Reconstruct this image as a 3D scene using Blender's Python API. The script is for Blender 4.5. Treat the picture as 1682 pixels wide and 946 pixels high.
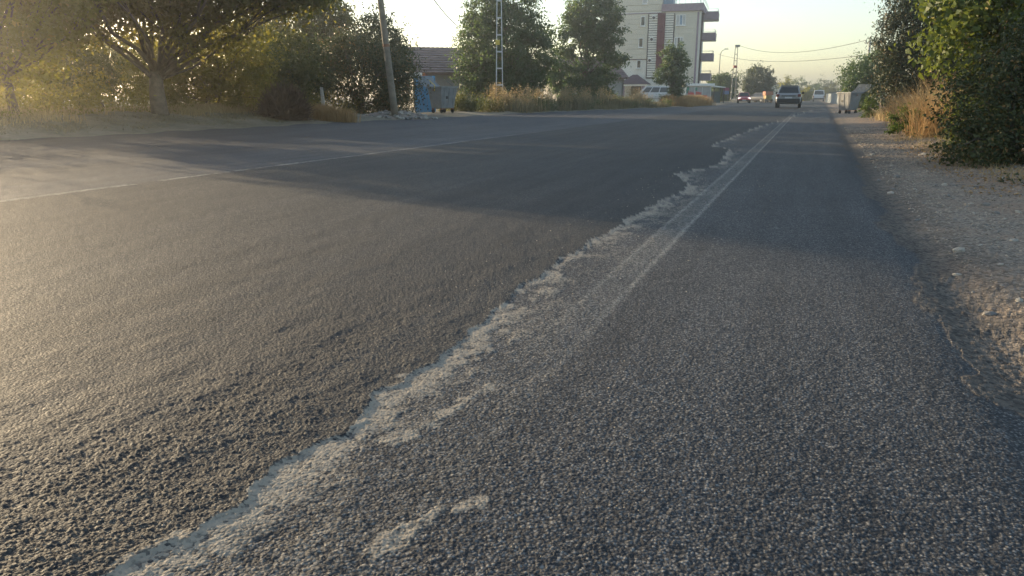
import bpy, bmesh, math, random
import numpy as np
from mathutils import Vector, Matrix

# ------------------------------------------------------------------ camera, sky, sun, exposure
scene = bpy.context.scene
for o in list(bpy.data.objects):
    bpy.data.objects.remove(o)
COL = scene.collection
FPX, CX, CY, HORIZON, VPX, EYE = 1218.0, 841.0, 473.0, 159.0, 1332.0, 0.83
PITCH = math.atan((CY - HORIZON) / FPX)
YAW = math.atan((VPX - CX) / math.hypot(FPX, CY - HORIZON))
cam_data = bpy.data.cameras.new('camera')
cam_data.sensor_width = 36.0
cam_data.lens = FPX / 1682.0 * 36.0
cam_data.clip_start = 0.05
cam_data.clip_end = 5000.0
cam = bpy.data.objects.new('camera', cam_data)
COL.objects.link(cam)
cam.location = (0, 0, EYE)
cam.rotation_euler = (math.pi / 2 - PITCH, 0, YAW)
scene.camera = cam

SUN_AZ = YAW + math.radians(49.0)          # left of the road direction
SUN_EL = math.radians(8.5)
SUN_DIR = Vector((-math.sin(SUN_AZ) * math.cos(SUN_EL), math.cos(SUN_AZ) * math.cos(SUN_EL), math.sin(SUN_EL)))
world = bpy.data.worlds.new('World')
scene.world = world
world.use_nodes = True
wn, wl = world.node_tree.nodes, world.node_tree.links
sky = wn.new('ShaderNodeTexSky')
sky.sky_type = 'NISHITA'
sky.sun_disc = False
sky.sun_elevation = SUN_EL
sky.sun_rotation = -SUN_AZ
sky.air_density = 1.0
sky.dust_density = 1.0
sky.ozone_density = 1.4
pale = wn.new('ShaderNodeHueSaturation')
pale.inputs['Saturation'].default_value = 0.9
wl.new(sky.outputs['Color'], pale.inputs['Color'])
wl.new(pale.outputs['Color'], wn['Background'].inputs['Color'])
wn['Background'].inputs['Strength'].default_value = 0.15
sun_data = bpy.data.lights.new('sun', 'SUN')
sun_data.energy = 4.2
sun_data.angle = math.radians(0.53)
sun_data.color = (1.0, 0.77, 0.48)
sun = bpy.data.objects.new('sun', sun_data)
COL.objects.link(sun)
sun.rotation_euler = SUN_DIR.to_track_quat('Z', 'Y').to_euler()
sun.location = (-30, 8, 20)
scene.view_settings.view_transform = 'Standard'
scene.view_settings.look = 'None'
scene.view_settings.gamma = 1.0
scene.view_settings.use_curve_mapping = False
scene.view_settings.exposure = 1.38
scene.cycles.use_denoising = True
scene.cycles.use_adaptive_sampling = False
scene.cycles.max_bounces = 6
scene.cycles.diffuse_bounces = 3
scene.cycles.glossy_bounces = 2
scene.cycles.transmission_bounces = 4
scene.cycles.volume_bounces = 0
scene.cycles.transparent_max_bounces = 8
scene.cycles.sample_clamp_indirect = 4.0

# ------------------------------------------------------------------ pixel -> place helpers
RT = np.array([math.cos(YAW), math.sin(YAW)])        # horizontal right of the view
FW = np.array([-math.sin(YAW), math.cos(YAW)])       # horizontal forward of the view
cp, sp = math.cos(PITCH), math.sin(PITCH)
def ray(u, v):
    a, b = u - CX, v - CY
    f = FPX * cp - b * sp
    return a, f, -(b * cp + FPX * sp)                # right, forward, up
def G(u, v, z=0.0):
    a, f, w = ray(u, v)
    k = (z - EYE) / w
    p = RT * a * k + FW * f * k
    return float(p[0]), float(p[1])
def D(u, v, d):
    a, f, w = ray(u, v)
    k = d / f
    p = RT * a * k + FW * d
    return float(p[0]), float(p[1]), EYE + w * k
def B(u, d):                                         # plan position of image column u at forward distance d
    k = d / math.hypot(FPX, CY - HORIZON)
    p = RT * (u - CX) * k + FW * d
    return float(p[0]), float(p[1])

# ------------------------------------------------------------------ noise in numpy
def _h(ix, iy, s):
    n = (ix.astype(np.int64) * 374761393 + iy.astype(np.int64) * 668265263 + s * 974711 + 1013904223) & 0xFFFFFFFF
    n = ((n ^ (n >> 13)) * 1274126177) & 0xFFFFFFFF
    n = ((n ^ (n >> 16)) * 2246822519) & 0xFFFFFFFF
    return ((n ^ (n >> 15)) & 0xFFFFFF) / float(0xFFFFFF)
def vnoise(x, y, s=0):
    x = np.asarray(x, float); y = np.asarray(y, float)
    ix, iy = np.floor(x), np.floor(y)
    fx, fy = x - ix, y - iy
    fx, fy = fx * fx * (3 - 2 * fx), fy * fy * (3 - 2 * fy)
    a, b = _h(ix, iy, s), _h(ix + 1, iy, s)
    c, d = _h(ix, iy + 1, s), _h(ix + 1, iy + 1, s)
    return (a * (1 - fx) + b * fx) * (1 - fy) + (c * (1 - fx) + d * fx) * fy
def fbm(x, y, s=0, o=4):
    t, a, w = 0, 0.5, 0
    for i in range(o):
        t = t + a * vnoise(np.asarray(x) * 2 ** i + 17.3 * i, np.asarray(y) * 2 ** i - 9.1 * i, s + i)
        w += a; a *= 0.5
    return t / w
def cells(x, y, s=0, edge=3.0):
    """height of packed angular stones, 0..1, one per unit cell: tilted faces with grooves between"""
    ix, iy = np.floor(x), np.floor(y)
    f1 = np.full(x.shape, 9.0); f2 = np.full(x.shape, 9.0); amp = np.zeros(x.shape); tilt = np.zeros(x.shape)
    for dx in (-1, 0, 1):
        for dy in (-1, 0, 1):
            jx, jy = ix + dx, iy + dy
            ox, oy = jx + _h(jx, jy, s) - x, jy + _h(jx, jy, s + 7) - y
            q = np.sqrt(ox * ox + oy * oy)
            m = q < f1
            f2 = np.where(m, f1, np.minimum(f2, q))
            f1 = np.where(m, q, f1)
            amp = np.where(m, _h(jx, jy, s + 13), amp)
            tilt = np.where(m, ox * (_h(jx, jy, s + 19) - 0.5) + oy * (_h(jx, jy, s + 23) - 0.5), tilt)
    return np.clip((f2 - f1) * edge, 0, 1) * (0.2 + 0.8 * amp + tilt * 0.9)
def sstep(a, b, x):
    t = np.clip((x - a) / (b - a), 0, 1)
    return t * t * (3 - 2 * t)

# ------------------------------------------------------------------ object helpers
def link(o, parent=None):
    COL.objects.link(o)
    if parent is not None:
        o.parent = parent
    return o
def tag(o, label=None, cat=None, group=None, kind=None):
    if label: o['label'] = label
    if cat: o['category'] = cat
    if group: o['group'] = group
    if kind: o['kind'] = kind
    return o
def thing(name, label, cat, loc=(0, 0, 0), rz=0.0, group=None):
    e = bpy.data.objects.new(name, None)
    e.empty_display_size = 0.2
    e.location = loc
    e.rotation_euler = (0, 0, rz)
    link(e)
    return tag(e, label, cat, group)
def np_mesh(name, V, F, smooth=False):
    """V (n,3), F (m,k) arrays"""
    V = np.asarray(V, np.float32); F = np.asarray(F, np.int32)
    me = bpy.data.meshes.new(name)
    k = F.shape[1]
    me.vertices.add(len(V)); me.vertices.foreach_set('co', V.ravel())
    me.loops.add(F.size); me.loops.foreach_set('vertex_index', F.ravel())
    me.polygons.add(len(F))
    me.polygons.foreach_set('loop_start', np.arange(0, F.size, k, dtype=np.int32))
    me.polygons.foreach_set('loop_total', np.full(len(F), k, np.int32))
    if smooth:
        me.polygons.foreach_set('use_smooth', np.ones(len(F), bool))
    me.update(calc_edges=True)
    return me
def mesh_obj(name, me, mat, parent=None):
    o = bpy.data.objects.new(name, me)
    if mat is not None and not me.materials:
        me.materials.append(mat)
    return link(o, parent)
class MB:
    """collects shapes into one mesh"""
    def __init__(s): s.v = []; s.f = []
    def add(s, v, f):
        n = len(s.v); s.v += [tuple(p) for p in v]; s.f += [tuple(i + n for i in q) for q in f]; return s
    def box(s, x0, x1, y0, y1, z0, z1, M=None):
        v = [(x, y, z) for z in (z0, z1) for y in (y0, y1) for x in (x0, x1)]
        if M is not None: v = [M @ Vector(p) for p in v]
        return s.add(v, [(0, 2, 3, 1), (4, 5, 7, 6), (0, 1, 5, 4), (2, 6, 7, 3), (0, 4, 6, 2), (1, 3, 7, 5)])
    def frustum(s, b, t):
        """two quads of 4 points, bottom and top"""
        return s.add(list(b) + list(t), [(3, 2, 1, 0), (4, 5, 6, 7)] + [(i, (i + 1) % 4, 4 + (i + 1) % 4, 4 + i) for i in range(4)])
    def tube(s, pts, rad, n=8, cap=True):
        pts = [Vector(p) for p in pts]
        if not hasattr(rad, '__len__'): rad = [rad] * len(pts)
        base = len(s.v)
        for i, p in enumerate(pts):
            t = (pts[min(i + 1, len(pts) - 1)] - pts[max(i - 1, 0)])
            t = t.normalized() if t.length > 1e-9 else Vector((0, 0, 1))
            a = Vector((1, 0, 0)) if abs(t.x) < 0.8 else Vector((0, 1, 0))
            u = t.cross(a).normalized(); w = t.cross(u)
            for k in range(n):
                g = 2 * math.pi * k / n
                s.v.append(tuple(p + (u * math.cos(g) + w * math.sin(g)) * rad[i]))
        for i in range(len(pts) - 1):
            for k in range(n):
                a, b = base + i * n + k, base + i * n + (k + 1) % n
                s.f.append((a, b, b + n, a + n))
        if cap:
            s.f.append(tuple(base + k for k in range(n))[::-1])
            s.f.append(tuple(base + (len(pts) - 1) * n + k for k in range(n)))
        return s
    def loft(s, rings, cap=True):
        base = len(s.v); n = len(rings[0])
        for r in rings: s.v += [tuple(p) for p in r]
        for i in range(len(rings) - 1):
            for k in range(n):
                a, b = base + i * n + k, base + i * n + (k + 1) % n
                s.f.append((a, b, b + n, a + n))
        if cap:
            s.f.append(tuple(base + k for k in range(n))[::-1])
            s.f.append(tuple(base + (len(rings) - 1) * n + k for k in range(n)))
        return s
    def mesh(s, name, smooth=False, recalc=True):
        me = bpy.data.meshes.new(name)
        me.from_pydata(s.v, [], s.f)
        if recalc:
            bm = bmesh.new(); bm.from_mesh(me)
            bmesh.ops.recalc_face_normals(bm, faces=bm.faces)
            bm.to_mesh(me); bm.free()
        if smooth:
            me.polygons.foreach_set('use_smooth', np.ones(len(me.polygons), bool))
        me.update()
        return me
    def build(s, name, mat, parent=None, smooth=False, bevel=0.0, label=None):
        o = mesh_obj(name, s.mesh(name, smooth), mat, parent)
        if bevel:
            m = o.modifiers.new('bevel', 'BEVEL'); m.width = bevel; m.segments = 2; m.limit_method = 'ANGLE'
        if label: o['label'] = label
        return o

# ------------------------------------------------------------------ materials
def node_mat(name):
    m = bpy.data.materials.new(name); m.use_nodes = True
    nt = m.node_tree
    return m, nt.nodes, nt.links, nt.nodes['Principled BSDF']
def rgba(c): return (c[0], c[1], c[2], 1.0)
def mixc(n, l, fac, a, b):
    x = n.new('ShaderNodeMix'); x.data_type = 'RGBA'
    for sock, val in ((x.inputs[0], fac), (x.inputs[6], a), (x.inputs[7], b)):
        if isinstance(val, (int, float)): sock.default_value = val
        elif isinstance(val, tuple): sock.default_value = rgba(val)
        else: l.new(val, sock)
    return x.outputs[2]
def math_(n, l, op, a, b=0.0, clamp=False):
    x = n.new('ShaderNodeMath'); x.operation = op; x.use_clamp = clamp
    for sock, val in ((x.inputs[0], a), (x.inputs[1], b)):
        if isinstance(val, (int, float)): sock.default_value = val
        else: l.new(val, sock)
    return x.outputs[0]
def noise_(n, l, co, scale, detail=4.0, rough=0.55):
    x = n.new('ShaderNodeTexNoise'); x.inputs['Scale'].default_value = scale
    x.inputs['Detail'].default_value = detail; x.inputs['Roughness'].default_value = rough
    l.new(co, x.inputs['Vector']); return x.outputs['Fac']
def ramp_(n, l, fac, lo, hi):
    x = n.new('ShaderNodeMapRange'); x.inputs['From Min'].default_value = lo; x.inputs['From Max'].default_value = hi
    l.new(fac, x.inputs['Value']); return x.outputs['Result']
def attr_(n, name):
    x = n.new('ShaderNodeAttribute'); x.attribute_name = name; return x.outputs['Fac']
_mats = {}
def plain(name, c, rough=0.7, var=0.25, scale=3.0, metal=0.0, spec=0.4, dirt=None, bump=0.0, bscale=40.0):
    """painted or raw surface with uneven tone and fine relief"""
    if name in _mats: return _mats[name]
    m, n, l, p = node_mat(name)
    co = n.new('ShaderNodeTexCoord').outputs['Object']
    f = noise_(n, l, co, scale, 5.0, 0.6)
    col = mixc(n, l, ramp_(n, l, f, 0.3, 0.7), tuple(x * (1 - var) for x in c), tuple(min(1, x * (1 + var * 0.6)) for x in c))
    if dirt:
        g = noise_(n, l, co, scale * 2.7, 6.0, 0.65)
        col = mixc(n, l, ramp_(n, l, g, 0.55, 0.72), col, dirt)
    l.new(col, p.inputs['Base Color'])
    p.inputs['Roughness'].default_value = rough
    p.inputs['Metallic'].default_value = metal
    p.inputs['Specular IOR Level'].default_value = spec
    if bump:
        b = n.new('ShaderNodeBump'); b.inputs['Strength'].default_value = bump; b.inputs['Distance'].default_value = 0.01
        l.new(noise_(n, l, co, bscale, 4.0), b.inputs['Height']); l.new(b.outputs['Normal'], p.inputs['Normal'])
    _mats[name] = m
    return m
def leafy(name, a, b, trans=0.45, rough=0.55, tcol=None, dry=None, dryamt=0.0):
    """leaf blades: tone varies leaf by leaf, light shines through"""
    if name in _mats: return _mats[name]
    m, n, l, p = node_mat(name)
    g = n.new('ShaderNodeNewGeometry')
    co = n.new('ShaderNodeTexCoord').outputs['Object']
    rnd = g.outputs['Random Per Island']
    big = noise_(n, l, co, 0.9, 2.0)
    f = math_(n, l, 'ADD', math_(n, l, 'MULTIPLY', rnd, 0.6), math_(n, l, 'MULTIPLY', ramp_(n, l, big, 0.3, 0.7), 0.4), True)
    col = mixc(n, l, f, a, b)
    if dry:
        q = n.new('ShaderNodeMath'); q.operation = 'GREATER_THAN'
        l.new(math_(n, l, 'FRACT', math_(n, l, 'MULTIPLY', rnd, 37.7)), q.inputs[0]); q.inputs[1].default_value = 1 - dryamt
        col = mixc(n, l, q.outputs[0], col, dry)
    l.new(col, p.inputs['Base Color'])
    p.inputs['Roughness'].default_value = rough
    p.inputs['Specular IOR Level'].default_value = 0.35
    t = n.new('ShaderNodeBsdfTranslucent')
    if tcol: l.new(mixc(n, l, 0.75, col, tcol), t.inputs['Color'])
    else: l.new(col, t.inputs['Color'])
    x = n.new('ShaderNodeMixShader'); x.inputs[0].default_value = trans
    l.new(p.outputs[0], x.inputs[1]); l.new(t.outputs[0], x.inputs[2])
    l.new(x.outputs[0], n['Material Output'].inputs['Surface'])
    _mats[name] = m
    return m

# ------------------------------------------------------------------ ground and road: one relief, tessellated finer near the road's worn edge
def poly(pts):
    q = np.array(sorted((G(*p) for p in pts), key=lambda t: t[1]))
    return q
EL = poly([(0, 232), (250, 219), (470, 207), (700, 195), (850, 187), (1000, 181), (1100, 177), (1170, 173.4)])
EL = np.vstack([[-14.6, -60], [-14.5, 5], EL, [-9.0, 100], [-8.6, 140], [-8.2, 900]])
ER = poly([(1682, 720), (1600, 600), (1530, 480), (1420, 300), (1385, 230), (1368, 200), (1362, 185), (1358, 175)])
ER = np.vstack([[0.58, -60], ER, [1.6, 110], [1.8, 900]])
EO = poly([(185, 946), (300, 890), (390, 840), (470, 770), (520, 730), (600, 690), (610, 645), (720, 590), (760, 560), (830, 490), (920, 430),
           (970, 400), (1050, 350), (1130, 310), (1110, 285), (1180, 270), (1200, 245), (1165, 240), (1240, 210), (1290, 195), (1310, 188)])
EO = np.vstack([[-1.1, -60], EO, [-0.2, 48], [1.0, 62], [4.0, 80], [4.0, 900]])
def edge_l(y): return np.interp(y, EL[:, 1], EL[:, 0])
def edge_r(y): return np.interp(y, ER[:, 1], ER[:, 0])
def edge_o(y): return np.interp(y, EO[:, 1], EO[:, 0])
def terrain(x, y):
    """large shape of the ground, without stones"""
    x = np.asarray(x, float); y = np.asarray(y, float)
    sl = edge_l(y) - x                      # metres beyond the left road edge
    sr = x - edge_r(y)                      # metres beyond the right road edge
    near = 1 - sstep(21, 29, y)
    bank = near * (0.12 * sstep(0.1, 0.8, sl) + 0.30 * sstep(0.6, 3.2, sl)) + (1 - near) * 0.10 * sstep(0.2, 1.5, sl)
    bank = bank + sstep(0.5, 2.0, sl) * (fbm(x * 0.7, y * 0.7, 31) - 0.5) * 0.16
    right = 0.05 * sstep(0.5, 1.6, sr) + 0.45 * sstep(1.6, 5.0, sr) + sstep(0.2, 1.0, sr) * (fbm(x * 1.3, y * 1.3, 41) - 0.5) * 0.09
    right = right - 0.03 * np.exp(-((sr - 0.12) / 0.14) ** 2)
    wave = (fbm(x * 0.8, y * 0.35, 51, 3) - 0.5) * 0.012 * sstep(-0.3, 0.6, -sr) * sstep(-0.3, 0.6, -sl)
    return bank + right + wave
def tz(x, y): return float(terrain(np.array([x]), np.array([y]))[0])

def fan_ground():
    px = 1.25 / 766.0
    half = math.radians(40)
    fine = np.arange(-half, half, px)
    out, a, st = [], half, px
    while a < math.pi:
        out.append(a); st = min(st * 1.12, 0.16); a += st
    out = np.array(out)
    ang = np.concatenate([-out[::-1], fine[1:], out])       # left-handed angle from the view direction, open at the back
    ang = ang[(ang > -math.pi) & (ang < math.pi)]
    q = np.concatenate([np.arange(2.4, 1.15, -0.05), np.arange(1.15, 0.35, -0.0017), np.arange(0.35, 0.006, -0.0026), np.geomspace(0.006, 1 / 900.0, 14)])
    r = 1.0 / q
    A, R = np.meshgrid(ang, r)
    dx = np.sin(A) * R; dy = np.cos(A) * R
    X = RT[0] * dx + FW[0] * dy; Y = RT[1] * dx + FW[1] * dy
    nr, na = X.shape
    # --- masks
    wob = (fbm(Y * 1.5, X * 1.5, 3) - 0.5)
    xl = edge_l(Y) + wob * 0.5
    xr = edge_r(Y) + (fbm(Y * 1.1, X * 0.6, 5) - 0.5) * 0.30 + (fbm(X * 7, Y * 5, 6) - 0.5) * 0.16
    xo = edge_o(Y) + (fbm(Y * 5.5, X * 5.5, 8, 5) - 0.5) * 0.11 + (fbm(Y * 22, X * 22, 9, 3) - 0.5) * 0.05
    so = X - xo
    lay = 1 - sstep(-0.012, 0.014, so)                       # 1 on the newer upper layer
    on_road = (X < xr) & (X > xl)
    n1 = fbm(X * 9, Y * 5, 21, 5); n2 = fbm(X * 30, Y * 22, 22, 4); n3 = fbm(X * 2.2, Y * 0.9, 23, 4)
    w = 0.08 + 0.32 * n3
    dust = 0.95 * np.clip(1.3 - so / w, 0, 1) * (so > -0.005) * sstep(0.40, 0.60, n1 * 0.55 + n2 * 0.45 + np.clip(0.10 - so * 1.0, 0, 0.10))
    rimw = 0.012 + 0.075 * sstep(0.35, 0.75, fbm(Y * 3.1, X * 3.1, 24, 3))
    dust = np.maximum(dust, sstep(rimw, rimw * 0.4, so) * (so > -0.004) * (0.15 + 0.95 * sstep(0.32, 0.62, n2)))
    wide = np.clip(1 - np.abs(so - 0.22) / 0.26, 0, 1) * sstep(0.35, 0.65, n1) * 0.38
    dust = np.maximum(dust, wide)
    def capsule(p0, p1, rad):
        a = np.array(G(*p0)); b = np.array(G(*p1)); ab = b - a
        t = np.clip(((X - a[0]) * ab[0] + (Y - a[1]) * ab[1]) / (ab @ ab), 0, 1)
        d = np.hypot(X - a[0] - ab[0] * t, Y - a[1] - ab[1] * t)
        return sstep(rad, rad * 0.35, d + (n1 - 0.5) * rad * 2.2 + (n2 - 0.5) * rad * 2.4)
    for p0, p1, rad in (((805, 632), (735, 680), 0.022), ((735, 680), (640, 722), 0.035), ((795, 822), (745, 838), 0.022), ((720, 838), (620, 900), 0.030),
                        ((560, 735), (500, 790), 0.05), ((420, 830), (250, 915), 0.04), ((690, 620), (640, 660), 0.05), ((300, 905), (240, 935), 0.07)):
        dust = np.maximum(dust, capsule(p0, p1, rad) * 0.85)
    dark = np.clip(1 - np.abs(so + 0.55) / 0.95, 0, 1) * (so < 0.0) * (0.55 + 0.6 * n3)
    for cx_, ww in ((-2.6, 0.45), (-4.6, 0.5), (-8.3, 0.6), (-10.2, 0.6)):
        dark = np.maximum(dark, 0.55 * np.exp(-((X - cx_ + (n3 - 0.5) * 0.5) / ww) ** 2) * (0.4 + n3))
    dark = np.clip(dark, 0, 1)
    # --- relief
    Z = terrain(X, Y)
    sr = X - xr; sl = xl - X
    f1 = 1 - sstep(1.6, 3.4, R); f3 = 1 - sstep(4.0, 9.0, R); f8 = 1 - sstep(10.0, 22.0, R)
    c9 = np.zeros_like(X); c30 = np.zeros_like(X); c18 = np.zeros_like(X)
    k = R[:, 0] < 3.6
    c9[k] = cells(X[k] / 0.0078, Y[k] / 0.0078, 71)
    k = R[:, 0] < 7.0
    c18[k] = cells(X[k] / 0.015 + n1[k] * 0.4, Y[k] / 0.015, 75)
    k = R[:, 0] < 12.0
    c30[k] = cells(X[k] / 0.042 + n2[k], Y[k] / 0.042, 73)
    roadz = 0.0055 * lay * (0.5 + 1.0 * n1)
    coarse = np.clip(1 - np.abs(so + 0.35) / 0.7, 0, 1) * (so < 0)
    grit = (0.0019 * c9 * f1 + 0.0011 * c18 * (1 - sstep(2.5, 6, R))) * (1 + 0.15 * coarse) * (1 - 0.2 * lay) + coarse * (0.0012 * c9 * f1 + 0.0018 * c18 * (1 - sstep(2.5, 6, R)) + 0.0014 * (n2 - 0.5) * f3 + 0.0016 * c30 * f3 * sstep(0.50, 0.72, n1))
    grit = grit + 0.002 * (n2 - 0.5) * f3 + 0.0025 * (n1 - 0.5) * f8
    grit = grit * (1 - 0.5 * dust) + dust * (0.0022 + 0.002 * (n1 - 0.5) + 0.003 * (n2 - 0.5) * f3)
    gravel = (0.005 * c30 * f3 + 0.004 * c18 * (1 - sstep(2.5, 6, R)) + 0.008 * (n1 - 0.5) * f8 + 0.005 * (n2 - 0.5) * f3) * sstep(-0.05, 0.15, np.maximum(sr, sl))
    Z = Z + np.where(on_road, roadz + grit, 0.003 + gravel + 0.008 * (sl > 0) * (1 - sstep(0, 0.5, sl)))
    V = np.stack([X, Y, Z], -1).reshape(-1, 3)
    I = np.arange(nr * na).reshape(nr, na)
    F = np.stack([I[:-1, :-1], I[1:, :-1], I[1:, 1:], I[:-1, 1:]], -1)
    # close the seam at the back
    S = np.stack([I[:-1, -1], I[1:, -1], I[1:, 0], I[:-1, 0]], -1)
    Fr = on_road[:-1, :-1]
    faces = np.concatenate([F.reshape(-1, 4), S.reshape(-1, 4)])[:, ::-1]
    isroad = np.concatenate([Fr.reshape(-1), on_road[:-1, -1].reshape(-1)])
    cap = np.array([I[0, i] for i in range(na)])
    attrs = {'dust': dust, 'layer_edge': np.clip(so, -9, 9), 'dark': dark, 'road_edge': np.clip(np.minimum(xr - X, X - xl), -9, 9),
             'verge_r': np.clip(sr, 0, 9), 'verge_l': np.clip(sl, 0, 9)}
    res = []
    for sel in (isroad, ~isroad):
        ff = faces[sel]
        used = np.zeros(len(V), bool); used[ff.ravel()] = True
        idx = np.cumsum(used) - 1
        me = np_mesh('ground', V[used], idx[ff], smooth=True)
        for nm, arr in attrs.items():
            at = me.attributes.new(nm, 'FLOAT', 'POINT')
            at.data.foreach_set('value', arr.reshape(-1)[used].astype(np.float32))
        res.append(me)
    return res

def worn_ground():
    """asphalt, its dust and paint, and the dirt beyond its edges"""
    m, n, l, p = node_mat('worn_asphalt_and_dirt')
    co = n.new('ShaderNodeTexCoord').outputs['Object']
    xyz = n.new('ShaderNodeSeparateXYZ'); l.new(co, xyz.inputs[0]); X, Y = xyz.outputs[0], xyz.outputs[1]
    def mul(a, b): return math_(n, l, 'MULTIPLY', a, b)
    def add(a, b): return math_(n, l, 'ADD', a, b)
    v = n.new('ShaderNodeTexVoronoi'); v.inputs['Scale'].default_value = 140.0; l.new(co, v.inputs['Vector'])
    v2 = n.new('ShaderNodeTexVoronoi'); v2.inputs['Scale'].default_value = 64.0; l.new(co, v2.inputs['Vector'])
    sep = n.new('ShaderNodeSeparateColor'); l.new(v.outputs['Color'], sep.inputs[0])
    sep2 = n.new('ShaderNodeSeparateColor'); l.new(v2.outputs['Color'], sep2.inputs[0])
    stone = sep.outputs[0]
    blot = noise_(n, l, co, 1.3, 5.0); fine = noise_(n, l, co, 26.0, 5.0, 0.7); mid = noise_(n, l, co, 6.0, 5.0, 0.65); big = noise_(n, l, co, 0.8, 5.0)
    st = n.new('ShaderNodeMapping'); st.inputs['Scale'].default_value = (3.0, 0.16, 1.0); l.new(co, st.inputs['Vector'])
    streak = noise_(n, l, st.outputs[0], 1.6, 5.0, 0.6)                    # long tyre-polished streaks
    oldc = mixc(n, l, math_(n, l, 'POWER', stone, 2.2), (0.046, 0.049, 0.055), (0.260, 0.252, 0.240))
    newc = mixc(n, l, math_(n, l, 'POWER', stone, 2.6), (0.032, 0.034, 0.038), (0.215, 0.192, 0.155))  # warm bright stones: golden sun glints put into the colour
    newc = mixc(n, l, ramp_(n, l, X, -6.02, -6.16), newc, mixc(n, l, stone, (0.072, 0.075, 0.082), (0.185, 0.183, 0.180)))  # paler far lane: grazing sky reflection put into the colour
    c = mixc(n, l, ramp_(n, l, attr_(n, 'layer_edge'), 0.012, -0.012), oldc, newc)
    c = mixc(n, l, math_(n, l, 'MULTIPLY', attr_(n, 'dark'), 0.55, True), c, (0.028, 0.029, 0.031))
    c = mixc(n, l, math_(n, l, 'MULTIPLY', ramp_(n, l, v.outputs['Distance'], 0.30, 0.62), 0.72, True), c, (0.016, 0.017, 0.019))   # tar between the stones
    hsv = n.new('ShaderNodeHueSaturation'); l.new(c, hsv.inputs['Color'])
    l.new(add(mul(blot, 0.40), add(mul(fine, 0.35), mul(streak, 0.95))), hsv.inputs['Value'])
    d = attr_(n, 'dust')
    dd = math_(n, l, 'MULTIPLY', d, ramp_(n, l, add(add(add(mul(fine, 0.45), mul(mid, 0.25)), mul(stone, 0.30)), mul(d, 0.20)), 0.48, 0.68), True)
    c = mixc(n, l, dd, hsv.outputs['Color'], mixc(n, l, fine, (0.205, 0.178, 0.138), (0.385, 0.335, 0.265)))
    def band(x0, x1, soft): return mul(ramp_(n, l, X, x0 - soft, x0 + soft), ramp_(n, l, X, x1 + soft, x1 - soft))
    wear = ramp_(n, l, add(add(mul(fine, 0.35), mul(mid, 0.35)), mul(stone, 0.30)), 0.40, 0.62)
    rims = add(add(mul(band(-0.690, -0.664, 0.012), 0.62), mul(band(-0.835, -0.808, 0.014), 0.45)), mul(band(-0.83, -0.67, 0.01), 0.24))
    near_fade = add(0.16, mul(ramp_(n, l, Y, 1.8, 4.5), 0.84))
    line = mul(mul(rims, mul(near_fade, ramp_(n, l, Y, 46.0, 40.0))), add(0.10, mul(wear, 0.42)))
    wob = mul(math_(n, l, 'SUBTRACT', noise_(n, l, co, 0.9, 3.0), 0.5), 0.10)
    xw = add(X, wob)
    cb = mul(ramp_(n, l, xw, -6.135, -6.125), ramp_(n, l, xw, -6.025, -6.035))
    gap = math_(n, l, 'MAXIMUM', math_(n, l, 'GREATER_THAN', Y, 5.74), math_(n, l, 'LESS_THAN', Y, 5.42))
    cline = mul(mul(cb, gap), mul(ramp_(n, l, Y, 22.0, 9.0), mul(ramp_(n, l, add(add(mul(mid, 0.4), mul(fine, 0.3)), mul(blot, 0.3)), 0.44, 0.58), 0.40)))
    c = mixc(n, l, math_(n, l, 'MAXIMUM', line, cline), c, (0.60, 0.57, 0.49))
    # dirt and gravel
    grav = mixc(n, l, sep2.outputs[0], (0.100, 0.082, 0.065), (0.36, 0.30, 0.235))
    soil = mixc(n, l, mid, (0.15, 0.098, 0.066), (0.38, 0.27, 0.185))
    vr = attr_(n, 'verge_r')
    mixf = ramp_(n, l, add(mul(vr, 0.13), mul(add(blot, mid), 0.5)), 0.50, 0.78)
    g = mixc(n, l, mixf, grav, soil)
    rim = math_(n, l, 'MULTIPLY', ramp_(n, l, add(vr, mul(mid, 0.55)), 0.80, 0.36), math_(n, l, 'LESS_THAN', attr_(n, 'verge_l'), 0.001), True)
    g = mixc(n, l, math_(n, l, 'MULTIPLY', rim, 0.85, True), g, mixc(n, l, sep2.outputs[0], (0.035, 0.032, 0.030), (0.12, 0.105, 0.09)))
    left = math_(n, l, 'GREATER_THAN', attr_(n, 'verge_l'), 0.001)
    g = mixc(n, l, left, g, mixc(n, l, ramp_(n, l, add(mul(big, 0.6), mul(mid, 0.4)), 0.38, 0.62), (0.15, 0.135, 0.095), (0.27, 0.235, 0.18)))
    road = ramp_(n, l, add(attr_(n, 'road_edge'), mul(math_(n, l, 'SUBTRACT', fine, 0.5), 0.10)), -0.02, 0.02)
    l.new(mixc(n, l, road, g, c), p.inputs['Base Color'])
    l.new(math_(n, l, 'ADD', math_(n, l, 'SUBTRACT', 0.84, mul(road, 0.18)), mul(fine, 0.22), True), p.inputs['Roughness'])
    p.inputs['Specular IOR Level'].default_value = 0.26
    h = add(add(mul(stone, 0.35), mul(v.outputs['Distance'], -0.55)), add(mul(v2.outputs['Distance'], -0.4), mul(fine, 0.6)))
    b = n.new('ShaderNodeBump'); b.inputs['Distance'].default_value = 0.0058
    l.new(math_(n, l, 'SUBTRACT', math_(n, l, 'SUBTRACT', 0.95, mul(road, 0.3)), mul(dd, 0.25)), b.inputs['Strength'])
    l.new(h, b.inputs['Height']); l.new(b.outputs['Normal'], p.inputs['Normal'])
    return m
M_GROUND = worn_ground()
me_road, me_ground = fan_ground()
tag(mesh_obj('road', me_road, M_GROUND), 'worn grey asphalt road with a darker upper layer and dusty broken edge', kind='structure')
tag(mesh_obj('ground', me_ground, M_GROUND), 'dry dirt and gravel ground on both sides of the road', kind='structure')

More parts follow.
